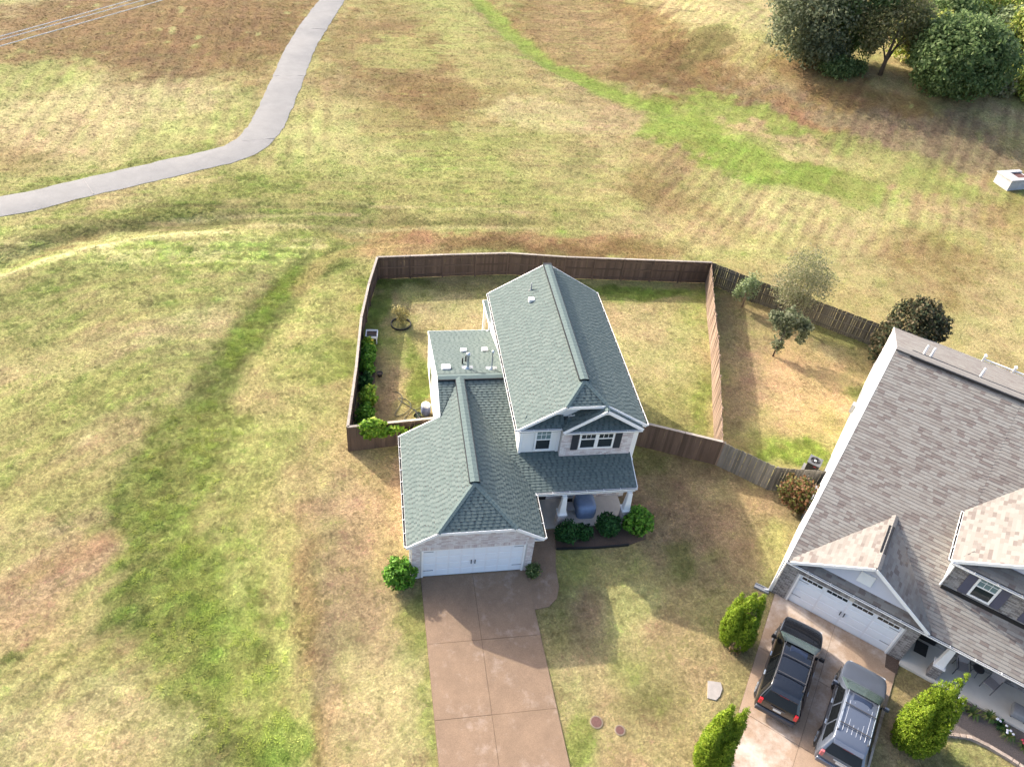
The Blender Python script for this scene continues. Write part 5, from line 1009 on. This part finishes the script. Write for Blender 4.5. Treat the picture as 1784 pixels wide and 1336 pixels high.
t = thing('vine', 'bright leafy vine draped over the short fence with one orange flower', 'vine', (-4.5, 8.55, 0))
mb = MB(); mb.tube([(-.2, .2, 0), (-.15, .12, 1.0), (.1, .0, 1.95), (1.2, -.18, 1.6), (2.0, -.15, 1.3), (2.6, -.1, 1.65)], .015, 5); mb.build('stem', LG, t)
leaves('foliage', [(-.05, .0, 1.9, .75, .28, .28), (-.2, -.15, 1.5, .45, .18, .45), (.35, -.14, 1.55, .45, .18, .4), (1.1, -.2, 1.6, .55, .14, .16), (1.9, -.18, 1.35, .4, .14, .22), (2.5, -.14, 1.55, .3, .12, .2)], 230, 8, .15, .19, LV, t, 111, .5, .7, .8)
MB().lathe([(.02, 0), (.10, .05), (.12, .08), (.05, .06)], (2.85, -.16, 1.6), 8).build('flower', mat('orange_petal', (.80, .33, .02), .5), t)
# young tree inside a ring
t = tree('sapling', 'golden-leaved sapling inside the black ring edging', -2.58, 19.7, [(-.1, 0, 1.15, .42, .4, .3), (-.35, .1, 1.0, .25, .25, .2), (.3, 0, .9, .3, .3, .25), (0, 0, .55, .35, .35, .3)], 120, 7, .2, .12, LGO, 121, (.025, 1.2), [(.4, .3, 0, 1.0, .012), (.4, -.35, 0, 1.05, .012)], shell=.2)
mb = MB(); n = 28
for k in range(n):
    a, b = 2*math.pi*k/n, 2*math.pi*(k+1)/n; mb.beam((.64*math.cos(a), .64*math.sin(a), .07), (.64*math.cos(b), .64*math.sin(b), .07), .05, .14)
tag(mb.build('tree_ring', BLACK, loc=(-2.58, 19.65, 0)), 'black round edging ring in the fenced back yard', 'edging ring')

# ------------------------------------------------------------------ yard things
t = thing('raised_planter', 'white framed raised planter with two dark soil trays by the fence', 'planter', (-4.48, 18.1, 0), R(-4))
for x in (-.33, .33):
    for y in (-.35, .35): MB().box(x-.03, x+.03, y-.03, y+.03, 0, .55).build('leg', WHITE2, t)
for y0, y1 in ((-.36, -.01), (.01, .36)): MB().box(-.31, .31, y0, y1, .30, .46).build('soil_tray', MULCH if y0 > -.1 else BLACK, t)
for a, b in (((-.36, -.36), (.36, -.36)), ((-.36, .36), (.36, .36)), ((.35, -.36), (.35, .36)), ((-.35, -.36), (-.35, .36))): MB().beam((*a, .5), (*b, .5), .05, .14).build('frame_rail', WHITE2, t)
t = thing('plant_pot', 'black round pot standing on the dry grass by the vegetable row', 'pot', (-4.05, 14.6, 0))
MB().lathe([(.12, 0), (.17, .24), (.19, .26), (.16, .26), (.15, .2)], n=12).build('pot', BLACK, t, True); MB().lathe([(.15, .2), (.02, .23)], n=12).build('soil', MULCH, t)
t = thing('hose_cart', 'black wheeled hose cart by the wing side wall', 'hose cart', (-1.95, 10.6, 0), R(20))
MB().lathe([(.22, -.2), (.22, -.18), (.13, -.17), (.13, .17), (.22, .18), (.22, .2)], (0, 0, .34), 14, 'y').build('drum', BLACK, t, True)
for s in (-.24, .24): MB().lathe([(.15, -.03), (.15, .03)], (.1, s, .15), 14, 'y').build('wheel', BLACK, t); MB().beam((.1, s, .15), (-.2, s*.9, .85), .03, .03).build('side_bar', GREYM, t)
MB().beam((-.2, -.22, .85), (-.2, .22, .85), .035, .035).build('handle', BLACK, t)
MB().tube([(.25*math.cos(a*.7)*.64, -.15+.3*a/40, .34+.25*.64*math.sin(a*.7)) for a in range(40)], .018, 5).build('wound_hose', mat('green_hose', (.05, .09, .05), .5), t, True)
t = thing('rain_barrel', 'white topped barrel with blue-grey side against the cream wing wall', 'barrel', (-1.5, 11.15, 0))
MB().lathe([(.24, 0), (.28, .2), (.28, .55), (.25, .7)], n=16).build('drum', mat('blue_grey_plastic', (.20, .23, .34), .4), t, True); MB().lathe([(.26, .69), (.27, .74), (.16, .86), (.03, .9)], n=16).build('lid', WHITE, t, True)
pts = []
for k in range(60): a = k*.35; pts.append((-3.2+.55*math.sin(a)*(.5+k/90)+k*.021, 12.2+.9*math.cos(a*.6)-k*.018, .04))
tag(MB().tube(pts, .02, 5).build('garden_hose', mat('dark_hose', (.03, .035, .03), .5), smooth=True), 'thin dark garden hose looped loosely on the dry grass', 'hose')
# porch furniture
t = thing('covered_table', 'blue-grey fitted cover over porch furniture', 'furniture cover', (6.25, 3.36, .12))
COVER = mat('blue_grey_fabric', (.19, .25, .36), .75, .14, 5, .3, 25)
mb = MB(); prof = [(.50, .56, 0), (.52, .57, .35), (.50, .55, .72), (.46, .50, .80), (.30, .34, .84)]; nn = 28; V = []
for i, (ax, ay, z) in enumerate(prof):
    for k in range(nn):
        a = 2*math.pi*k/nn; c, s = math.cos(a), math.sin(a); e = .38; wv = 1+.02*math.sin(a*9+i)*(1 if z < .7 else .3)
        V.append((ax*math.copysign(abs(c)**e, c)*wv, ay*math.copysign(abs(s)**e, s)*wv, z))
F = [(i*nn+k, i*nn+(k+1) % nn, (i+1)*nn+(k+1) % nn, (i+1)*nn+k) for i in range(len(prof)-1) for k in range(nn)]+[tuple((len(prof)-1)*nn+k for k in range(nn))]
mb.add(V, F); mb.build('fabric_cover', COVER, t, True)
for sx in (-.4, .4):
    for sy in (-.45, .45): MB().box(sx-.03, sx+.03, sy-.03, sy+.03, 0, .7).build('leg', BLACK, t)
def patio_chair(label, x, y, z, rz, m, parentT=None):
    t = thing('patio_chair', label, 'chair', (x, y, z), rz)
    for sx in (-.26, .26):
        MB().tube([(sx, -.28, 0), (sx, -.26, .42)], .018, 6).build('leg', m, t); MB().tube([(sx, .28, 0), (sx, .24, .42)], .018, 6).build('leg', m, t)
        MB().tube([(sx, -.28, .42), (sx, -.30, .62), (sx, .22, .64)], .018, 6).build('armrest', m, t)
    mb = MB(); mb.prism([(-.26, -.3, .42), (.26, -.3, .42), (.26, .24, .38), (-.26, .24, .38)], (0, 0, .03)); mb.build('seat', mat('taupe_mesh', (.34, .31, .30), .8, .15, 20), t)
    mb = MB(); mb.prism([(-.26, .24, .40), (.26, .24, .40), (.27, .46, .98), (-.27, .46, .98)], (0, .03, .01)); mb.build('backrest', mat('taupe_mesh', (.23, .21, .21)), t); return t
FRM = mat('dark_chair_frame', (.05, .048, .05), .5, .1)
t = thing('slatted_bench', 'pale slatted wooden chair with dark cushion gap beside the covered table', 'chair', (5.42, 3.55, .12))
WW = mat('pale_grey_slats', (.36, .34, .33), .7, .15, 6)
for k in range(5): MB().box(-.26, .26, -.42+k*.105, -.33+k*.105, .36, .385).build('seat_slat', WW, t)
for k in range(5): MB().box(-.24+k*.1, -.16+k*.1, .33, .36, .42, .95).build('back_slat', WW, t)
for sx in (-.25, .25):
    for sy in (-.38, .33): MB().box(sx-.03, sx+.03, sy-.03, sy+.03, 0, .37 if sy < 0 else .9).build('leg', WW, t)
MB().box(-.24, .24, .12, .30, .385, .41).build('dark_cushion', BLACK, t)
t = thing('door_mat', 'dark mat in front of the entry door of the cream house', 'mat', (3.7, 3.75, .12)); MB().box(-.25, .25, -.35, .35, 0, .02).build('mat', BLACK, t)
# neighbour porch
patio_chair('mesh patio chair half hidden near the porch column of the brown-grey house', *NW(5.45, 1.05, .15), NA+R(12), FRM)
patio_chair('mesh patio chair standing free in the middle of the pale porch', *NW(6.75, 1.0, .15), NA+R(-22), FRM)
t = thing('side_table', 'small round dark table between the two mesh patio chairs', 'table', NW(6.1, 1.32, .15))
MB().lathe([(.24, .46), (.25, .48), (.24, .50)], n=18).build('table_top', FRM, t)
for a in (0, 2.1, 4.2): MB().tube([(.2*math.cos(a), .2*math.sin(a), 0), (.1*math.cos(a), .1*math.sin(a), .46)], .014, 5).build('leg', FRM, t)
t = thing('ottoman', 'grey padded ottoman under the striped flag', 'ottoman', NW(8.1, .38, .15), NA); MB().box(-.36, .36, -.3, .3, .08, .42).build('cushion', mat('grey_fabric', (.26, .26, .26), .8, .12, 8), t, True, .06)
for sx in (-.28, .28):
    for sy in (-.22, .22): MB().box(sx-.03, sx+.03, sy-.03, sy+.03, 0, .1).build('foot', FRM, t)
t = thing('door_mat', 'dark patterned mat at the entry of the brown-grey house', 'mat', NW(3.75, 1.2, .15), NA); MB().box(-.28, .28, -.36, .36, 0, .02).build('mat', mat('dark_mat', (.05, .048, .045), .9, .4, 25), t)
# striped flag on a slanting pole from the porch beam
t = thing('flag', 'red and white striped flag with blue canton on a slanting pole', 'flag', NW(8.6, .1, 0), NA)
MB().tube([(0, .05, 2.2), (-.25, -.75, 3.0)], .014, 6).build('pole', WHITE, t)
MB().box(-.04, .04, .02, .12, 2.12, 2.28).build('bracket', METAL, t); MB().box(-.03, .03, .0, .1, .15, 2.75).build('bracket_post', WHITE, t)
RED, BLU = mat('flag_red', (.42, .02, .04), .7), mat('flag_blue', (.02, .03, .12), .7)
d0, d1 = Vector((-.06, -.14, 2.39)), Vector((-.25, -.75, 3.0))
for k in range(7):
    a, b = d0.lerp(d1, k/7), d0.lerp(d1, (k+1)/7); mb = MB(); V = []
    for j in range(9):
        h = j/8; off = Vector((-.62*h+.05*math.sin(j*1.1), .05*math.sin(j*1.3+1)+.1*h, -1.35*h)); V += [a+off, b+off*.97]
    mb.add(V, [(2*j, 2*j+2, 2*j+3, 2*j+1) for j in range(8)]); mb.build('stripe', RED if k % 2 == 0 else WHITE, t)
    if k >= 4:
        mb = MB(); V2 = [v+Vector((.012, -.012, .0)) for v in V[:8]]; mb.add(V2, [(2*j, 2*j+2, 2*j+3, 2*j+1) for j in range(3)]); mb.build('canton', BLU, t)
# stone garden border, block by block
t = thing('garden_border', 'low curved stone block border round the grey mulch bed', 'stone border', NW(5, -2.6), NA)
STONE = mat('tan_edging_stone', (.34, .27, .22), .9, .25, 6, .5, 40, objrand=.2)
bp = [(-.45, .55), (-.25, .05), (.0, -.06), (.52, .15), (1.0, .42), (1.5, .66), (2.2, .72), (3.1, .68), (4.4, .5), (5.3, .4)]
for a, b in zip(bp, bp[1:]):
    a, b = Vector((*a, 0)), Vector((*b, 0)); n = max(1, round((b-a).length/.24)); an = math.atan2((b-a).y, (b-a).x)
    for k in range(n):
        for z in (0, .095): MB().box(-.115, .115, -.08, .08, 0, .09).build('block', STONE, t, loc=a+(b-a)*((k+.5+(.2 if z else 0))/n)+Vector((0, 0, z)), rz=an+random.Random(k).uniform(-.06, .06), bevel=.01)
def strap_plant(label, x, y, s, seed, m, bloom=None):
    r = random.Random(seed); t = thing('garden_plant', label, 'plant', NW(x, y, .05), NA); mb = MB()
    for k in range(46):
        a = r.uniform(0, 6.28); L = s*r.uniform(.5, 1); w = .02+.012*r.random(); d = Vector((math.cos(a), math.sin(a), 0)); q = Vector((-d.y, d.x, 0))*w
        p0, p1, p2 = d*.03, d*L*.5+Vector((0, 0, L*.75)), d*L+Vector((0, 0, L*.35)); mb.add([p0-q, p0+q, p1-q, p1+q, p2], [(0, 1, 3, 2), (2, 3, 4)])
    mb.build('leaf_blades', m, t)
    if bloom:
        for k in range(4): MB().lathe([(.02, 0), (.06, .03), (.05, .06), (.01, .07)], (r.uniform(-.2, .2), r.uniform(-.2, .2), s*.7), 7).build('bloom', bloom, t)
    return t
LI = leafmat('strap_leaf', (.085, .14, .035), (.12, .17, .05), (.17, .18, .06))
WB, PB_ = mat('white_petal', (.75, .75, .78), .6), mat('pink_petal', (.55, .06, .10), .6)
strap_plant('strap-leaved plant with white bloom next to the tall arborvitae', 5.75, -.7, .5, 131, LI, WB); strap_plant('arching strap-leaved plant second from the tall arborvitae', 6.35, -.75, .55, 132, LI); strap_plant('strap-leaved plant touching the porch slab edge', 7.0, -.5, .5, 133, LI); strap_plant('dark strap-leaved plant with white bloom along the porch', 7.45, -.62, .45, 134, LG, WB); strap_plant('arching strap-leaved plant facing the grey ottoman', 7.8, -.9, .55, 135, LI, WB); strap_plant('flowering plant with pink blooms in the grey mulch bed', 8.5, -1.05, .45, 136, LI, PB_)
t = thing('garden_ornament', 'small white ornament lying on the mulch near the stone border', 'ornament', NW(5.25, -2.2, .05), NA)
MB().lathe([(.02, 0), (.10, .02), (.12, .10), (.07, .16), (.09, .22), (.03, .28)], (0, 0, 0), 12).build('body', WHITE, t, True); MB().tube([(.1, 0, .05), (.45, .05, .07), (.5, .05, .04)], [.05, .035, .01], 7).build('tail', WHITE2, t, True)
# air conditioner
t = thing('air_conditioner', 'grey air conditioning condenser with top fan beside the white side wall', 'air conditioner', NW(-4.02, 9.25), NA)
MB().box(-.5, .55, -.5, .45, 0, .08).build('pad', mat('grey_pad', (.20, .195, .185), .9, .15, 4), t); MB().box(-.34, .34, -.32, .36, .08, .88).build('cabinet', BLACK, t, bevel=.05)
for sx in (-.345, .325):
    for sy in (-.325, .345): MB().box(sx, sx+.02, sy, sy+.02, .08, .9).build('corner_post', GREYM, t)
for k in range(9): MB().box(-.30, .30, -.332, -.322, .14+k*.075, .155+k*.075).build('louvre', FRM, t)
mb = MB(); n = 24
for k in range(n):
    a, b = 2*math.pi*k/n, 2*math.pi*(k+1)/n
    def sq(a): c, s = math.cos(a), math.sin(a); f = .37/max(abs(c), abs(s)); return (f*c, f*s+.02)
    i0, i1 = (.28*math.cos(a), .28*math.sin(a)+.02), (.28*math.cos(b), .28*math.sin(b)+.02); o0, o1 = sq(a), sq(b)
    mb.add([(*i0, .95), (*i1, .95), (*o1, .93), (*o0, .93), (*i0, .89), (*i1, .89), (*o1, .88), (*o0, .88)], [(0, 1, 2, 3), (3, 2, 6, 7), (0, 4, 5, 1)])
top = mb.build('top_panel', mat('light_grey_metal', (.095, .10, .11), .5, .06, 5), t)
MB().lathe([(.29, .882), (.02, .884)], (0, .02, 0), 20).build('fan_well', BLACK, top)
for k in range(4):
    a = k*math.pi/2+.4; c, s = math.cos(a), math.sin(a); mb = MB(); mb.prism([(.05*c, .05*s+.02, .90), (.25*c-.07*s, .25*s+.07*c+.02, .90), (.25*c+.07*s, .25*s-.07*c+.02, .92)], (0, 0, .01)); mb.build('fan_blade', FRM, top)
MB().lathe([(.07, .90), (.07, .95), (.02, .97)], (0, .02, 0), 12).build('fan_hub', METAL, top, True)
MB().box(.02, .18, -.336, -.333, .76, .80).build('name_plate', RED, t)
MB().tube([(.34, .1, .35), (.75, .12, .35), (.86, .14, .6)], .03, 6).build('refrigerant_line', BLACK, t)
# splash block, slab, covers
t = thing('splash_block', 'grey downspout splash trough lying on the grass at the garage corner', 'splash block', NW(-3.55, -.12), NA+R(4)); mb = MB(); mb.box(-.42, .3, -.14, .14, .0, .05); mb.box(-.42, .3, -.14, -.10, .05, .10); mb.box(-.42, .3, .10, .14, .05, .10); mb.build('trough', GREYM, t)
q = [(9.79, -6.41), (10.34, -6.55), (10.32, -6.85), (10.09, -7.16), (9.85, -7.32), (9.5, -7.18)]
tag(MB().prism([(x, y, -.01) for x, y in q], (0, 0, .06)).build('stepping_slab', mat('pale_stone', (.31, .28, .25), .85, .12, 4, .2, 30), bevel=.008), 'pale irregular stone slab lying flat in the lawn', 'stone slab')
RUST = mat('rusty_iron', (.115, .055, .045), .8, .3, 14, .4, 50)
for x, y, r_, lab in ((4.40, -7.70, .23, 'larger round rusty utility cover set in the lawn'), (5.31, -8.14, .18, 'smaller round rusty utility cover set in the lawn')):
    t = thing('utility_cover', lab, 'manhole cover', (x, y, 0)); MB().lathe([(r_+.05, -.02), (r_+.05, .03), (r_, .035), (r_, .02)], n=24).build('ring', mat('sandy_collar', (.21, .165, .115), .95, .2, 10), t); MB().lathe([(r_-.01, .0), (r_-.01, .03), (r_*.6, .035), (.02, .036)], n=24).build('lid', RUST, t)
# concrete drainage inlet in the field
t = thing('drain_inlet', 'white concrete drainage inlet box at the edge of the field', 'drainage inlet', G(1750, 331)+Vector((1.15, .9, gz1(57.5, 40))), R(8))
t.scale = (.78, .78, .78)
CW = mat('weathered_white_concrete', (.40, .39, .38), .85, .2, 2, .3, 25)
MB().box(-1.5, 1.8, -1.2, -1.0, -.1, 1.25).build('front_wall', CW, t); MB().box(-1.5, -1.3, -1.0, 1.0, -.1, 1.25).build('side_wall', CW, t); MB().box(1.6, 1.8, -1.0, 1.0, -.1, 1.25).build('side_wall', CW, t); MB().box(-1.5, 1.8, 1.0, 1.2, -.1, 1.25).build('rear_wall', CW, t)
MB().box(-1.62, 1.92, -1.32, -.75, 1.25, 1.40).build('top_slab', CW, t); MB().box(-1.62, 1.92, .75, 1.32, 1.25, 1.40).build('top_slab', CW, t); MB().box(-1.62, -.1, -.75, .75, 1.25, 1.40).build('top_slab', CW, t); MB().box(-.1, 1.8, -.75, .75, 1.15, 1.22).build('grate', RUST, t)

# ------------------------------------------------------------------ parked cars
def car(label, x, y, head, paint, Lh=2.42, Wd=.965, Ht=1.84, glassm=None, tail=None, ribs=None, roofm=None):
    t = thing('parked_car', label, 'car', (x, y, .045), head)
    rim_m = METAL; k = Lh/2.45
    ST = [(-2.46, -2.06, 1.72, .86), (-2.43, -2.00, 1.78, .94), (-2.30, -1.90, 1.82, .985), (-1.85, -1.62, 1.845, 1.0), (-1.2, -1.1, 1.86, 1.0), (-.5, -.45, 1.87, 1.0), (.1, .05, 1.86, 1.0), (.58, .36, 1.80, 1.0), (1.28, 1.28, 1.17, 1.0),
          (1.36, 1.36, 1.145, .995), (1.8, 1.8, 1.12, .975), (2.15, 2.15, 1.07, .93), (2.38, 2.36, .99, .84), (2.50, 2.46, .86, .74), (2.54, 2.50, .62, .70)]
    hs = Ht/1.86
    def ring(st):
        xl, xt, top, wf = st; top *= hs; w = Wd*wf; belt = min(1.10, top-.06); P = []
        gr = min(1.0, max(0.0, (top-belt-.06)/.6)); rw = w*(1-.295*gr)
        pts = [(.0, .30), (.80*w, .30), (.95*w, .36), (.995*w, .55), (1.0*w, .80), (.985*w, belt-.10), (.955*w, belt)]
        pts += [((.955*w)*(1-f)+rw*f, belt+(top-.07-belt)*f) for f in (.33, .66, 1.0)]
        pts += [(rw*.955, top-.025), (rw*.80, top-.004), (rw*.4, top+.012), (0, top+.016)]
        out = []
        for yy, zz in pts:
            f = min(1, max(0, (zz-1.05)/(top-1.05+1e-6))) if top > 1.3 else 0
            out.append(Vector(((xl*(1-f)+xt*f)*k, yy, zz)))
        return out
    RG = [ring(s) for s in ST]; n = len(RG[0]); mb = MB()
    for sgn in (1, -1):
        o = len(mb.v)
        for rg in RG: mb.v += [(p.x, p.y*sgn, p.z) for p in rg]
        for i in range(len(RG)-1):
            for j in range(n-1):
                a = o+i*n+j; mb.f.append((a, a+1, a+n+1, a+n))
    for rg in (RG[0], RG[-1]):
        for j in range(1, n-1):
            a, b = rg[j], rg[j+1]; mb.add([(a.x, a.y, a.z), (b.x, b.y, b.z), (b.x, -b.y, b.z), (a.x, -a.y, a.z)], [(0, 1, 2, 3)])
    body = mb.build('body', paint, t)
    bm = bmesh.new(); bm.from_mesh(body.data); bmesh.ops.remove_doubles(bm, verts=bm.verts, dist=.002); bmesh.ops.recalc_face_normals(bm, faces=bm.faces); bm.to_mesh(body.data); bm.free()
    for p in body.data.polygons: p.use_smooth = True
    sb_ = body.modifiers.new('round', 'SUBSURF'); sb_.levels = 2; sb_.render_levels = 2
    gm_ = glassm or CARG
    def side(xb, f):          # point on the side glass plane; f 0 belt .. 1 roof edge
        for i in range(len(ST)-1):
            if ST[i][0] <= xb <= ST[i+1][0]:
                u = (xb-ST[i][0])/(ST[i+1][0]-ST[i][0]); A, B = RG[i], RG[i+1]; break
        g = f*3; j = min(int(g), 2); q = g-j
        return A[6+j].lerp(A[7+j], q).lerp(B[6+j].lerp(B[7+j], q), u)
    for sgn in (1, -1):
        for a0, a1, b0, b1 in ((-2.12, -1.32, -1.98, -1.30), (-1.22, -.38, -1.20, -.38), (-.28, .95, -.28, .52)):
            mb = MB(); V = []
            for r in range(5):
                f = .08+.80*r/4
                for c in range(5):
                    xx = (a0+(a1-a0)*c/4)*(1-r/4)+(b0+(b1-b0)*c/4)*(r/4); p = side(xx, f); V.append((p.x, (p.y+.012)*sgn, p.z+.004))
            mb.add(V, [(r*5+c, r*5+c+1, r*5+c+6, r*5+c+5) for r in range(4) for c in range(4)]); mb.build('side_window', gm_, t, True)
        for xx in (-1.05, .02):
            p = side(xx, 0); MB().box(p.x-.12, p.x+.12, -.02, .045, -.02, .02).build('door_handle', METAL, t, bevel=.01, loc=(0, sgn*(p.y+.02), .98))
        MB().beam((-2.25*k, sgn*(Wd+.004), .62), (2.1*k, sgn*(Wd-.02), .62), .02, .07).build('side_trim', BLACK, t)
        p = side(.80, .05); mir = MB(); mir.frustum(0, 0, -.09, .10, .06, .05, .11, .09); mo = mir.build('mirror', paint if ribs else BLACK, t, True, .02, loc=(p.x+.02, sgn*(p.y+.17), 1.16)); MB().beam((0, -sgn*.14, -.04), (0, 0, -.02), .05, .05).build('mirror_arm', BLACK, mo)
        MB().beam((-1.65*k, sgn*.62, Ht+.045), (.30*k, sgn*.62, Ht+.04), .03, .03).build('roof_rail', METAL if ribs else FRM, t, bevel=.01)
        for xx in (-1.62, -.7, .27): MB().box(xx*k-.05, xx*k+.05, sgn*.62-.02, sgn*.62+.02, Ht-.04, Ht+.03).build('rail_foot', FRM, t)
        for xw in (-1.47*k, 1.50*k):
            arch = MB(); nn = 20
            arch.lathe([(.47, -.012), (.47, .012)], (xw, sgn*(Wd-.012), .40), nn, 'y'); arch.build('wheel_arch', BLACK, t)
            wh = thing('tmp', '', ''); bpy.data.objects.remove(wh)
            ty = MB().lathe([(.25, -.11), (.36, -.12), (.385, -.09), (.385, .09), (.36, .12), (.25, .11)], (xw, sgn*(Wd-.09), .385-.045), 24, 'y').build('wheel', mat('tyre_rubber', (.018, .018, .018), .85, .1), t, True)
            MB().lathe([(.25, -.03), (.25, .03), (.08, .05)], (xw, sgn*(Wd+.0), .385-.045), 20, 'y').build('rim', mat('wheel_rim', (.20, .20, .21), .4, .1, metal=.6), ty)
            for q in range(5):
                a = q*1.2566; MB().beam((xw+.05*math.cos(a), sgn*(Wd+.035), .34+.05*math.sin(a)), (xw+.24*math.cos(a), sgn*(Wd+.035), .34+.24*math.sin(a)), .03, .05, (0, 1, 0)).build('spoke', METAL, ty)
        tl = RG[0][5]; MB().box(-.05, .06, -.11, .03, -.15, .17).build('tail_light', tail, t, bevel=.015, loc=(tl.x+.0, sgn*(tl.y-.02), 1.02)) if sgn > 0 else MB().box(-.05, .06, -.03, .11, -.15, .17).build('tail_light', tail, t, bevel=.015, loc=(tl.x, sgn*(tl.y-.02), 1.02))
        MB().box(-.10, .06, -.20, .10, -.09, .09).build('headlight', mat('headlight_glass', (.45, .47, .50), .1, .05), t, bevel=.03, loc=(2.36*k, sgn*.64, .84))
    # windscreen and rear window
    def panel(A, B, j0, f0, f1, name, lift, m):
        mb = MB(); V = []; rows = 4; cols = list(range(j0, n)); idx = cols+cols[::-1][1:]
        for r in range(rows+1):
            f = f0+(f1-f0)*r/rows
            for q, j in enumerate(idx):
                p = A[j].lerp(B[j], f); s = 1 if q < len(cols) else -1; V.append((p.x+lift[0], p.y*s*.97, p.z+lift[1]))
        w = len(idx); mb.add(V, [(r*w+c, r*w+c+1, (r+1)*w+c+1, (r+1)*w+c) for r in range(rows) for c in range(w-1)]); return mb.build(name, m, t, True)
    panel(RG[7], RG[8], 9, .05, .97, 'windscreen', (.010, .012), mat('screen_glass', (.055, .080, .074), .07, .05, spec=.6))
    a, b = RG[0][6], RG[0][9]; rw = MB(); V = []
    for f, s in ((.08, .93), (.5, .93), (.93, .93)):
        p = a.lerp(b, f); V += [(p.x-.016, p.y*s, p.z+.002), (p.x-.016, -p.y*s, p.z+.002)]
    rw.add(V, [(0, 1, 3, 2), (2, 3, 5, 4)]); rw.build('rear_window', mat('rear_glass', (.009, .010, .013), .08, .05, spec=.25), t)
    e = RG[0][11]; MB().box(-.16, .06, -.60, .60, -.02, .02).build('spoiler', paint, t, bevel=.012, loc=(e.x-.02, 0, e.z+.002)); MB().box(-.175, -.165, -.2, .2, -.012, .012).build('brake_light', mat('dark_red_lens', (.10, .008, .01), .3), t, loc=(e.x-.02, 0, e.z))
    MB().box(-2.53*k, -2.30*k, -.84, .84, .36, .64).build('rear_bumper', paint if ribs else mat('dark_bumper', (.045, .050, .06), .35, .1), t, True, .05); MB().box(2.26*k, 2.50*k, -.66, .66, .32, .56).build('front_bumper', BLACK, t, True, .05)
    MB().box(-2.482*k, -2.462*k, -.17, .17, .82, .98).build('number_plate', mat('plate_white', (.6, .6, .58), .5), t); MB().box(-2.50*k, -2.465*k, -.30, .30, 1.00, 1.05).build('tailgate_trim', METAL if ribs else FRM, t)
    MB().box(2.44*k, 2.485*k, -.42, .42, .62, .86).build('grille', BLACK, t)
    sr = MB(); sr.box(-.10*k, .26*k, -.38, .38, Ht-.03, Ht+.004); sr.build('sunroof', mat('sunroof_glass', (.02, .028, .05), .06, .1, spec=.6), t, True, .012)
    for xx in (-1.32*k, -.38*k): MB().beam((xx, -.63, Ht+.080), (xx, .63, Ht+.080), .045, .03).build('cross_bar', FRM, t, bevel=.01)
    for q in range(6): y_ = -.45+q*.18; MB().box(-1.60*k, -.12*k, y_-.007, y_+.007, Ht-.02, Ht+.012).build('roof_rib', ribs or BLKP, t)
    for s in (-.30, .30): MB().beam((1.22*k, s-.02, 1.185*hs), (1.0*k, s+.42, 1.385*hs), .02, .02).build('wiper', BLACK, t)
    for s in (-.55, .55): MB().beam((1.40*k, s, 1.15*hs), (2.1*k, s*.92, 1.075*hs), .03, .015).build('bonnet_crease', paint, t)
    return t
BLKP = mat('black_car_paint', (.007, .008, .011), .16, .1, 2, spec=.5, coat=.8)
GRYP = mat('grey_car_paint', (.112, .130, .166), .28, .05, 2, metal=.45, spec=.5, coat=.8)
TAILR = mat('tail_lens_red', (.55, .015, .02), .25, .1, spec=.6); TAILP = mat('tail_lens_pink', (.48, .12, .13), .25, .15, 30, spec=.6)
car('black sport utility car with roof bars parked close to the garage door', 13.42, -6.52, R(52.0), BLKP, tail=TAILR)
car('grey sport utility car with ribbed silver roof beside the tall arborvitae', 15.22, -8.92, R(50.0), GRYP, Lh=2.48, Wd=.98, Ht=1.82, tail=TAILP, ribs=mat('silver_rib', (.55, .56, .58), .35, .05, metal=.3))

# ------------------------------------------------------------------ overhead wires and the poles that carry them (poles out of view)
for k, (pa, pb, lab) in enumerate((((0, 62), (215, 0), 'overhead wire running farthest over the brown field'), ((0, 68), (236, 0), 'overhead wire in the middle of the set of wires'), ((0, 79), (268, 0), 'overhead wire running nearest to the asphalt path'))):
    a, b = G(*pa, 14.0), G(*pb, 14.0); d = (b-a).normalized(); A, B = a-d*20, b+d*75; pts = []
    for i in range(41): t = i/40; q = A.lerp(B, t); q.z = 14.0+.5*((2*t-1)**2)-.25; pts.append(q)
    tag(MB().tube(pts, .030, 5).build('overhead_wire', mat('pale_wire', (.62, .58, .55), .5, .1), smooth=True), lab, 'wire')
    if k == 1: EA, EB, ED = A, B, d
for e, lab in ((EA, 'wooden utility pole carrying the wires on the side of the path'), (EB, 'wooden utility pole carrying the wires beyond the brown field')):
    t = thing('utility_pole', lab, 'utility pole', (e.x, e.y, gz1(e.x, e.y)), math.atan2(ED.y, ED.x)); MB().tube([(0, 0, -.3), (0, 0, 15.0)], [.18, .12], 10).build('pole', BARK, t, True); MB().box(-.06, .06, -2.2, 2.2, 14.05, 14.2).build('crossarm', BARK, t)
